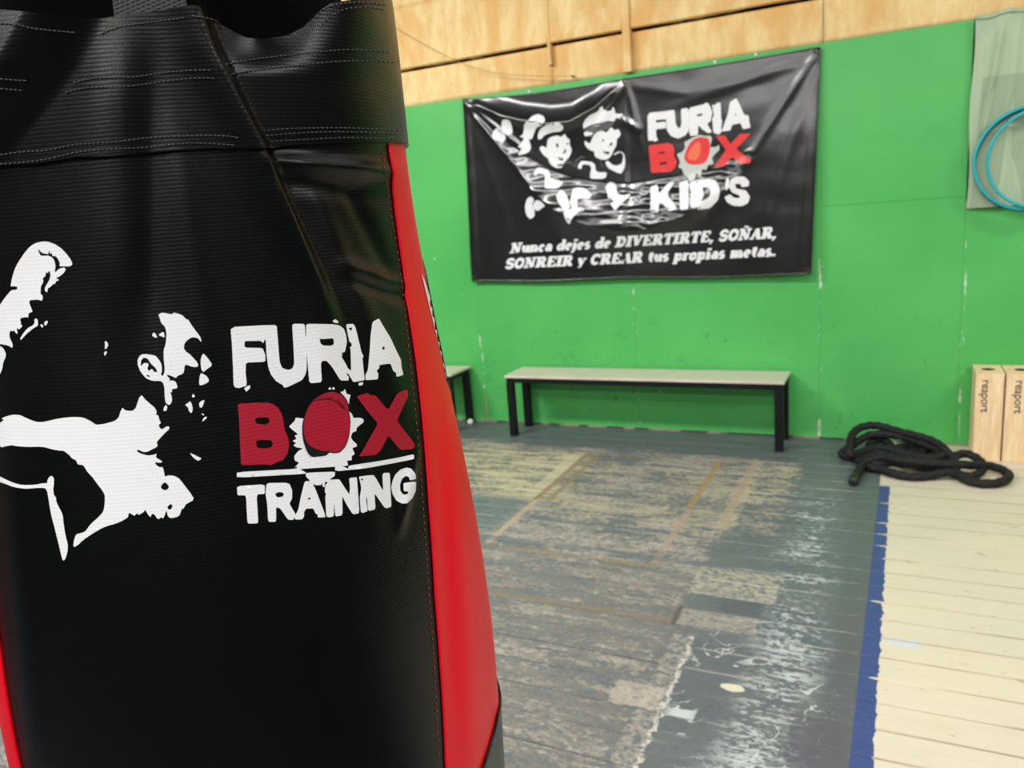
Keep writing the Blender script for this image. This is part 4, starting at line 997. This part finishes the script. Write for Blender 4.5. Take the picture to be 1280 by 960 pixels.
# slogan in heavy slanted slab letters
TH, TN, SE = 0.27, 0.13, 0.12
def arc(cx, cy, rx, ry, a0, a1, n=9): return [(cx + rx * math.cos(math.radians(a0 + (a1 - a0) * i / n)), cy + ry * math.sin(math.radians(a0 + (a1 - a0) * i / n))) for i in range(n + 1)]
def sr(x, y, w=0.42): return ([(x - w / 2, y), (x + w / 2, y)], SE)
b0, c1, x1_ = 0.06, 0.94, 0.62
G = {
 'N': (1.0, [([(.2, b0), (.2, c1)], TN), ([(.2, c1), (.75, b0)], TH), ([(.78, b0), (.78, c1)], TN), sr(.2, b0), sr(.2, c1), sr(.78, c1)]),
 'D': (.92, [([(.25, b0), (.25, c1)], TH), (arc(.3, .5, .46, .44, -90, 90), TH * .8), sr(.2, b0), sr(.2, c1)]),
 'I': (.52, [([(.26, b0), (.26, c1)], TH), sr(.26, b0, .5), sr(.26, c1, .5)]),
 'V': (.9, [([(.2, c1), (.45, b0)], TH), ([(.45, b0), (.75, c1)], TN), sr(.18, c1), sr(.75, c1)]),
 'E': (.84, [([(.25, b0), (.25, c1)], TH), ([(.1, b0), (.76, b0)], SE), ([(.1, c1), (.76, c1)], SE), ([(.3, .5), (.55, .5)], SE), ([(.74, b0), (.76, .32)], SE), ([(.72, c1), (.72, .7)], SE), ([(.56, .38), (.56, .62)], SE * .8)]),
 'R': (.95, [([(.25, b0), (.25, c1)], TH), (arc(.42, .72, .28, .22, 90, -90), TH * .8), ([(.5, .5), (.75, b0)], TH), ([(.25, c1), (.45, c1)], SE), ([(.25, .5), (.5, .5)], SE), sr(.22, b0), sr(.2, c1), sr(.8, b0, .28)]),
 'T': (.86, [([(.43, b0), (.43, c1)], TH), ([(.06, c1), (.8, c1)], SE), ([(.09, c1), (.09, .68)], SE), ([(.77, c1), (.77, .68)], SE), sr(.43, b0)]),
 'S': (.76, [(arc(.38, .71, .25, .22, 30, 260) + arc(.38, .28, .25, .22, 80, -150), TH * .8), ([(.63, .95), (.63, .7)], SE * .8), ([(.1, .3), (.1, .05)], SE * .8)]),
 'O': (.9, [(arc(.45, .5, .31, .41, 0, 360, 18), TH * .85)]),
 'A': (.92, [([(.15, b0), (.45, c1)], TN), ([(.45, c1), (.72, b0)], TH), ([(.25, .3), (.6, .3)], SE * .8), sr(.15, b0, .34), sr(.75, b0, .36)]),
 'C': (.84, [(arc(.45, .5, .31, .41, 45, 315, 12), TH * .85), ([(.72, .95), (.72, .64)], SE)]),
 'u': (.74, [([(.2, x1_), (.2, .25)], TH), (arc(.38, .25, .18, .17, 180, 360), TN), ([(.57, x1_), (.57, b0)], TH), sr(.14, x1_, .26), sr(.53, x1_, .24), sr(.64, b0, .22)]),
 'n': (.76, [([(.2, x1_), (.2, b0)], TH), (arc(.4, .45, .18, .17, 180, 0), TN), ([(.58, .45), (.58, b0)], TH), sr(.14, x1_, .26), sr(.2, b0, .36), sr(.6, b0, .34)]),
 'c': (.6, [(arc(.34, .34, .2, .26, 50, 310, 12), TH * .8), ([(.48, .5), (.5, .44)], TH * .9)]),
 'a': (.66, [(arc(.3, .24, .15, .16, 0, 360, 12), TH * .65), ([(.5, .5), (.5, b0)], TH), (arc(.34, .48, .17, .14, 160, 0), TH * .55), sr(.58, b0, .2)]),
 'd': (.72, [(arc(.3, .33, .18, .25, 0, 360, 12), TH * .75), ([(.54, 1.0), (.54, b0)], TH), sr(.47, 1.0, .24), sr(.62, b0, .2)]),
 'e': (.64, [(arc(.33, .33, .2, .26, 0, 310, 12), TH * .75), ([(.15, .34), (.53, .34)], SE * .8)]),
 'j': (.42, [([(.22, x1_), (.22, -.1)], TH), (arc(.06, -.1, .16, .14, 0, -110), TN), ([(.22, .82), (.22, 1.02)], TH), sr(.15, x1_, .24)]),
 's': (.56, [(arc(.28, .47, .15, .14, 30, 250) + arc(.28, .2, .16, .14, 80, -150), TH * .7)]),
 'i': (.42, [([(.22, x1_), (.22, b0)], TH), ([(.22, .8), (.22, 1.0)], TH), sr(.15, x1_, .24), sr(.22, b0, .38)]),
 'y': (.68, [([(.15, x1_), (.36, .08)], TH), ([(.58, x1_), (.3, -.15), (.12, -.2)], TN), sr(.15, x1_, .32), sr(.58, x1_, .26)]),
 't': (.5, [([(.24, .88), (.24, .22)], TH), (arc(.38, .22, .14, .14, 180, 300), TN), ([(.04, x1_), (.46, x1_)], SE)]),
 'p': (.72, [([(.2, x1_), (.2, -.24)], TH), (arc(.42, .33, .18, .25, 0, 360, 12), TH * .75), sr(.14, x1_, .24), sr(.2, -.24, .38)]),
 'r': (.56, [([(.2, x1_), (.2, b0)], TH), (arc(.42, .4, .16, .2, 160, 50), TN), ([(.46, .58), (.48, .5)], TH), sr(.14, x1_, .24), sr(.2, b0, .38)]),
 'o': (.66, [(arc(.33, .33, .2, .26, 0, 360, 14), TH * .8)]),
 'm': (1.08, [([(.2, x1_), (.2, b0)], TH), (arc(.37, .45, .16, .16, 180, 0), TN), ([(.53, .45), (.53, b0)], TH), (arc(.72, .45, .17, .16, 180, 0), TN), ([(.89, .45), (.89, b0)], TH), sr(.14, x1_, .24), sr(.2, b0, .3), sr(.54, b0, .28), sr(.92, b0, .3)]),
 ',': (.34, [([(.16, .16), (.16, .02)], TH), ([(.2, .02), (.08, -.2)], TN)]), '.': (.34, [([(.16, .2), (.16, .0)], TH * 1.1)]),
}
G['Ñ'] = (1.0, G['N'][1] + [([(.3, 1.14), (.42, 1.2), (.58, 1.12), (.7, 1.18)], .11)])
def slogan(text, pa, pb, ca, cb):
    adv = sum(G[c][0] if c != ' ' else .42 for c in text); x = 0
    for ch in text:
        if ch == ' ': x += .42; continue
        w_, strokes = G[ch]; Vv, Fv = [], []
        for pts, wd in strokes:
            wd = wd * 1.12 + 0.03
            L = strip(pts, wd)
            if len(pts) == 2:
                (ax, ay), (bx, by) = pts; dx, dy = bx - ax, by - ay; n = math.hypot(dx, dy); k = wd / 2
                L = [(ax - dy / n * k, ay + dx / n * k), (bx - dy / n * k, by + dx / n * k), (bx + dy / n * k, by - dx / n * k), (ax + dy / n * k, ay - dx / n * k)]
            out = []; m = len(L) // 2
            for gx, gy in L:
                t = (x + gx + gy * 0.22) / adv; cap = ca + (cb - ca) * t; tt = t * (0.96 + 0.04 * t)
                out.append((pa[0] + (pb[0] - pa[0]) * tt, pa[1] + (pb[1] - pa[1]) * tt - gy * cap))
            base = len(Vv); okk = True
            for q in out:
                h = hit(bv_ban, *q)
                if h is None: okk = False; break
                Vv.append(h[0] + h[1] * 0.0014 - BO)
            if not okk: Vv = Vv[:base]; continue
            for i in range(m - 1): Fv.append((base + i, base + i + 1, base + 2 * m - 2 - i, base + 2 * m - 1 - i))
        if Fv: mesh_from('letter', Vv, Fv, M['bwhite'], ban)
        x += w_
slogan('Nunca dejes de DIVERTIRTE, SOÑAR,', (637, 316.5), (970, 297.5), 12.2, 14.0)
slogan('SONREIR y CREAR tus propias metas.', (631, 336), (969, 320), 12.4, 14.0)
# little pins along the top edge of the banner
for x, y, wh in ((661.5, 114.5, 'above the cartoon children'), (893.5, 77.5, 'above the red and white club letters'), (945, 68.5, 'nearest the top right corner of the banner')):
    P = on_y(x, y, D - 0.004); n_ = empty('nail', P)
    tag(n_, 'small white nail head in the green wall ' + wh, 'nail', 'white nail heads above the banner')
    bm = bmesh.new(); bmesh.ops.create_uvsphere(bm, u_segments=10, v_segments=6, radius=0.010); bmesh.ops.scale(bm, vec=(1, .5, 1), verts=bm.verts[:]); from_bm('head', bm, M['whiteball'], n_, True)
    bm = bmesh.new(); bm_box(bm, -0.002, 0.002, 0, 0.012, -0.002, 0.002); from_bm('shank', bm, M['chrome'], n_)

# ------------------------------------------------------------------ benches
def make_bench():
    o = empty('bench', (-1.565, 5.11, 0)); L = 0.965
    bm = bmesh.new(); bm_box(bm, -L, L, -0.165, 0.150, 0.437, 0.455, 0.003, 2); from_bm('seat', bm, M['seat'], o)
    for sx_ in (-1, 1):
        for sy in (-0.140, 0.118):
            cx = sx_ * (L - 0.035)
            bm = bmesh.new(); bm_box(bm, cx - 0.025, cx + 0.025, sy - 0.024, sy + 0.024, 0.004, 0.402, 0.002); lg = from_bm('leg', bm, M['steel'], o)
            bm = bmesh.new(); bm_box(bm, cx - 0.026, cx + 0.026, sy - 0.025, sy + 0.025, 0.0, 0.006, 0.001); from_bm('foot_cap', bm, M['sleeve'], lg)
    for sy in (-0.140, 0.118):
        bm = bmesh.new(); bm_box(bm, -L + 0.012, L - 0.012, sy - 0.02, sy + 0.02, 0.402, 0.436, 0.002); from_bm('rail', bm, M['steel'], o)
    for cx in (-L + 0.035, 0, L - 0.035):
        bm = bmesh.new(); bm_box(bm, cx - 0.02, cx + 0.02, -0.119, 0.097, 0.405, 0.4355, 0.002); from_bm('cross_rail', bm, M['steel'], o)
    return o
b1 = make_bench(); tag(b1, 'long bench with pale top and black steel legs under the banner', 'bench', 'benches along the green wall')
b2 = copy_tree(b1); b2.location.x -= 2.375; b2['label'] = 'bench mostly hidden behind the punching bag, only its right end showing'
P = on_z(589.5, 526.5, 0.024)
bl_ = empty('ball', (P.x + 0.0, P.y - 0.02, 0)); tag(bl_, 'small white ball on the floor at the foot of the half hidden bench', 'ball')
bm = bmesh.new(); bmesh.ops.create_icosphere(bm, subdivisions=3, radius=0.024); bmesh.ops.translate(bm, vec=(0, 0, 0.024), verts=bm.verts[:]); from_bm('ball_body', bm, M['whiteball'], bl_, True)
tube_obj('seam', [Vector((0.0242 * math.cos(a), 0.0242 * math.sin(a) * 0.3, 0.024 + 0.0242 * math.sin(a) * 0.95)) for a in [2 * PI * i / 30 for i in range(30)]], 0.0008, M['seat'], bl_, 5, closed=True)

# ------------------------------------------------------------------ plywood crates
def text_mesh(body, size):
    cu = bpy.data.curves.new('lettering', 'FONT'); cu.body = body; cu.size = size; cu.extrude = 0.0; cu.offset = size * 0.012; cu.resolution_u = 4
    o = bpy.data.objects.new('lettering', cu); COL.objects.link(o); dg = bpy.context.evaluated_depsgraph_get()
    me = bpy.data.meshes.new_from_object(o.evaluated_get(dg)); bpy.data.objects.remove(o); return me
def crate(x0, wd, label):
    d0, d1, H = 5.022, 5.272, 0.512; cx = x0 + wd / 2
    o = empty('plyo_box', (cx, (d0 + d1) / 2, 0)); tag(o, label, 'wooden box', 'narrow plywood boxes at the wall')
    hw, hd = wd / 2, (d1 - d0) / 2; t = 0.012
    def pl(nm, b, bev=0.001):
        bm = bmesh.new(); bm_box(bm, *b, bev=bev); return from_bm(nm, bm, M['ply'], o)
    pl('front_board', (-hw + .0015, hw - .0015, -hd, -hd + t, 0.0, H - 0.012))
    # top board with a slotted hand hole
    sl, sw = 0.036, 0.034
    hole = [((sl - sw) * (1 if math.cos(a) > 0 else -1) + sw * math.cos(a), sw * math.sin(a)) for a in [2 * PI * (i + .5) / 16 for i in range(16)]]
    outer = [(hw, -hd), (hw, hd), (-hw, hd), (-hw, -hd)]
    ov, tri = fill2d([outer[::-1], hole], 0.2); ov = [Vector(p) for p in ov]
    n = len(ov); V = [(v.x, v.y, H) for v in ov] + [(v.x, v.y, H - t) for v in ov]
    F = [tuple(t_) for t_ in tri] + [tuple(n + i for i in reversed(t_)) for t_ in tri]
    cnt = {}
    for t_ in tri:
        for a, b in zip(t_, t_[1:] + t_[:1]) if isinstance(t_, tuple) else zip(list(t_), list(t_[1:]) + [t_[0]]): cnt.setdefault(frozenset((a, b)), []).append((a, b))
    for e_, l_ in cnt.items():
        if len(l_) == 1: a, b = l_[0]; F.append((b, a, n + a, n + b))
    mesh_from('top_board', V, F, M['ply'], o)
    cup = [(0.0335 * math.cos(a), 0.0335 * math.sin(a)) for a in [2 * PI * (i + .5) / 16 for i in range(16)]]  # dark cup added; its colour gives the shade inside the hole
    Vc = [(x, y, H - 0.001) for x, y in cup] + [(x, y, H - 0.05) for x, y in cup]
    Fc = [(i, (i + 1) % 16, 16 + (i + 1) % 16, 16 + i) for i in range(16)] + [tuple(range(16, 32))]
    mesh_from('hole_shade', Vc, Fc, M['dark'], o)
    pl('back_board', (-hw + .0015, hw - .0015, hd - t, hd, 0.0, H - 0.012))
    pl('side_board', (-hw, -hw + t, -hd + t, hd - t, 0.0, H - 0.012)); pl('side_board', (hw - t, hw, -hd + t, hd - t, 0.0, H - 0.012))
    pl('bottom_board', (-hw + t, hw - t, -hd + t, hd - t, 0.0, t))
    # lettering down the front board
    me = text_mesh('reaport', 0.062)
    tx = new_obj('lettering', me, M['ink'], o)
    tx.rotation_euler = (PI / 2, PI / 2, 0); tx.location = (-0.038, -hd - 0.0008, 0.478)
    for x in (-hw + 0.006, hw - 0.006):
        for z in (0.06, 0.25, 0.44):
            bm = bmesh.new(); bmesh.ops.create_cone(bm, cap_ends=True, segments=10, radius1=0.0025, radius2=0.0025, depth=0.002)
            bmesh.ops.rotate(bm, matrix=Matrix.Rotation(PI / 2, 3, 'X'), verts=bm.verts[:]); bmesh.ops.translate(bm, vec=(x, -hd - 0.0005, z), verts=bm.verts[:]); from_bm('screw', bm, M['chrome'], o)
    return o
crate(0.423, 0.140, 'narrow plywood box with printed name, left of the two beside the rope')
crate(0.571, 0.165, 'narrow plywood box with printed name, right one cut by the photo edge')

# ------------------------------------------------------------------ battle rope
RS = 5.12
rp = [(188,470,.026),(215,420,.028),(245,368,.035),(290,335,.055),(370,318,.075),(500,338,.085),(650,352,.085),(800,362,.08),(950,365,.07),(1080,375,.04),(1165,410,.028),(1180,445,.026),(1120,478,.026),(1000,482,.026),(900,455,.028),(845,405,.045),(825,350,.075),(850,305,.09),(910,293,.09),(975,320,.075),(1015,360,.055),(1010,400,.03),(950,440,.026),(880,430,.026),
      (780,412,.045),(680,432,.03),(560,440,.026),(450,420,.03),(360,392,.03),(280,375,.026),(200,325,.026),(125,305,.027),(118,285,.04),(165,250,.07),(230,205,.10),(300,172,.12),(400,170,.125),(500,185,.12),(600,215,.105),(700,255,.085),(770,295,.075),(700,318,.055),(580,310,.045),(450,270,.06),(330,255,.06),(240,285,.05),(170,300,.06),(165,245,.10),(175,185,.135),(215,135,.16),(290,112,.175),(370,118,.17),(460,145,.155),(580,175,.145),(680,205,.13),(750,245,.11),(790,285,.09),(830,330,.055),(780,350,.035),(650,385,.028),(540,345,.04),(470,290,.045),(400,215,.07),(330,205,.075),(290,250,.05),(380,300,.035),(500,300,.030),(620,270,.035),(720,300,.04),(700,345,.06),(560,360,.055),(420,350,.045),(300,360,.03),(250,330,.026),(330,300,.03),(470,255,.045),(590,240,.05),(640,275,.045),(560,320,.04),(440,325,.03),(360,270,.03)]
path = []
for cx, cy, z in rp:
    p = on_z(1030 + cx / RS, 510 + cy / RS, z * 0.9 + 0.002); p.y = min(p.y, D - 0.03); path.append(p)
sm = catmull(path, 7)
R0 = sm[0].copy(); R0.z = 0
rope = empty('battle_rope', R0); tag(rope, 'thick black battle rope lying in a loose tangle on the floor by the wall', 'rope')
for p in sm: p.z = max(p.z, 0.0235)
for it in range(3):
    pos = [p.copy() for p in sm]
sm2 = [p - R0 for p in sm]
V, F = [], []
v, f = tube(sm2, lambda t: 0.0232, 12)
for i in range(len(sm2)):           # strands wound round the rope
    for k in range(12):
        q = Vector(v[i * 12 + k]); c = sm2[i]; v[i * 12 + k] = c + (q - c) * (1 + 0.09 * math.sin(3 * (2 * PI * k / 12) + i * 1.35))
mesh_from('strand', v, f, M['rope'], rope, True)
e0, e1 = sm2[0], sm2[6]; dd = (e1 - e0).normalized()
tube_obj('end_sleeve', [e0 - dd * 0.012, e0 - dd * 0.008, e0 + dd * 0.05, e0.lerp(e1, 0.7), e1], lambda t: 0.0262 if 0.1 < t < 0.9 else 0.0235, M['sleeve'], rope, 14)

# ------------------------------------------------------------------ tarp and hoops in the window opening
CO = Vector((WX0 + 0.001, D - 0.004, WZ0 + 0.004))
tarp = empty('tarp', CO); tag(tarp, 'crumpled sage green tarp hung over the opening right of the green sheets', 'tarp')
CW = 1.30; CH = 1.035
def fn_t(u, v):
    x = CW * u; z = CH * v; gx = x / 0.09
    d = 0.014 + 0.008 * math.sin(gx + 1.2 * math.sin(z * 2.5)) + 0.016 * noise.noise(Vector((x * 5, z * 1.2, 0)))
    d += 0.022 * math.exp(-((x - (0.055 + (z - 0.35) * 0.12)) / 0.018) ** 2) * sstep(0.30, 0.5, z) * sstep(1.0, 0.9, z)
    d += 0.010 * noise.noise(Vector((x * 14, z * 10, 4))) * sstep(0.80, 0.95, z)
    d += 0.008 * math.exp(-((x - 0.20 - (z - 0.7) * 0.05) / 0.012) ** 2)
    zt = z - 0.018 * v * (1 + noise.noise(Vector((x * 9, 0, 0))))
    return Vector((x + 0.006 * math.sin(z * 9) * (1 if u < .05 else 0), -d, zt + 0.012 * v))
V, F = grid_mesh(fn_t, 130, 80); cl = mesh_from('sheet', V, F, M['cloth'], tarp, True)
def fn_p(u, v):
    x = 0.055 + 0.6 * u; z = 0.0 + 0.70 * v + 0.0 * u; b = fn_t((x) / CW, z / CH); return Vector((x - 0.035 * (1 - v) , b.y - 0.004, z))
V, F = grid_mesh(fn_p, 60, 50); mesh_from('patch_layer', V, F, mat('sage_tarp_layer', srgb(146, 166, 138), 0.6), tarp, True)
pts = [Vector(fn_t(i / 60, 0.985)) + Vector((0, -0.004, 0)) for i in range(61)]
tube_obj('top_hem', pts, 0.007, M['cloth'], tarp, 6)
def hoop(cx, cz, r, y, tilt, mk, label, rad=0.0095, sq=1.0):
    o = empty('hoop', (cx, y, cz)); tag(o, label, 'hoop', 'plastic hoops hanging in the window opening')
    pts = []
    for i in range(72):
        a = 2 * PI * i / 72; pts.append(Vector((r * math.cos(a), -math.sin(tilt) * r * math.sin(a), r * sq * math.sin(a))))
    tube_obj('ring', pts, rad, M[mk], o, 10, closed=True)
    j = box('joint_sleeve', (-0.02, 0.02, -rad * 1.25, rad * 1.25, -rad * 1.25, rad * 1.25), M['navy' if mk == 'teal' else 'teal'], o, bev=0.003)
    j.location = pts[54]
    return o
hoop(0.648, 1.674, 0.272, D - 0.078, 0, 'teal', 'teal plastic hoop, outermost of the three, hanging on the sage tarp')
hoop(0.650, 1.664, 0.270, D - 0.054, 0, 'navy', 'dark blue plastic hoop behind the teal ones')
hoop(0.700, 1.672, 0.262, D - 0.102, 0, 'teal', 'teal plastic hoop, innermost and nearest of the three')
hk = empty('wall_hook', (0.66, D - 0.062, 1.9)); tag(hk, 'metal hook carrying the plastic hoops', 'hook')
tube_obj('hook_bar', [Vector(p) for p in catmull([(0, 0.06, -0.0), (0, 0.03, 0.0), (0, -0.05, 0.0), (0, -0.07, 0.02)], 6)], 0.006, M['chrome'], hk, 8)
box('hook_plate', (-0.02, 0.02, 0.058, 0.062, -0.03, 0.03), M['chrome'], hk, bev=0.002)
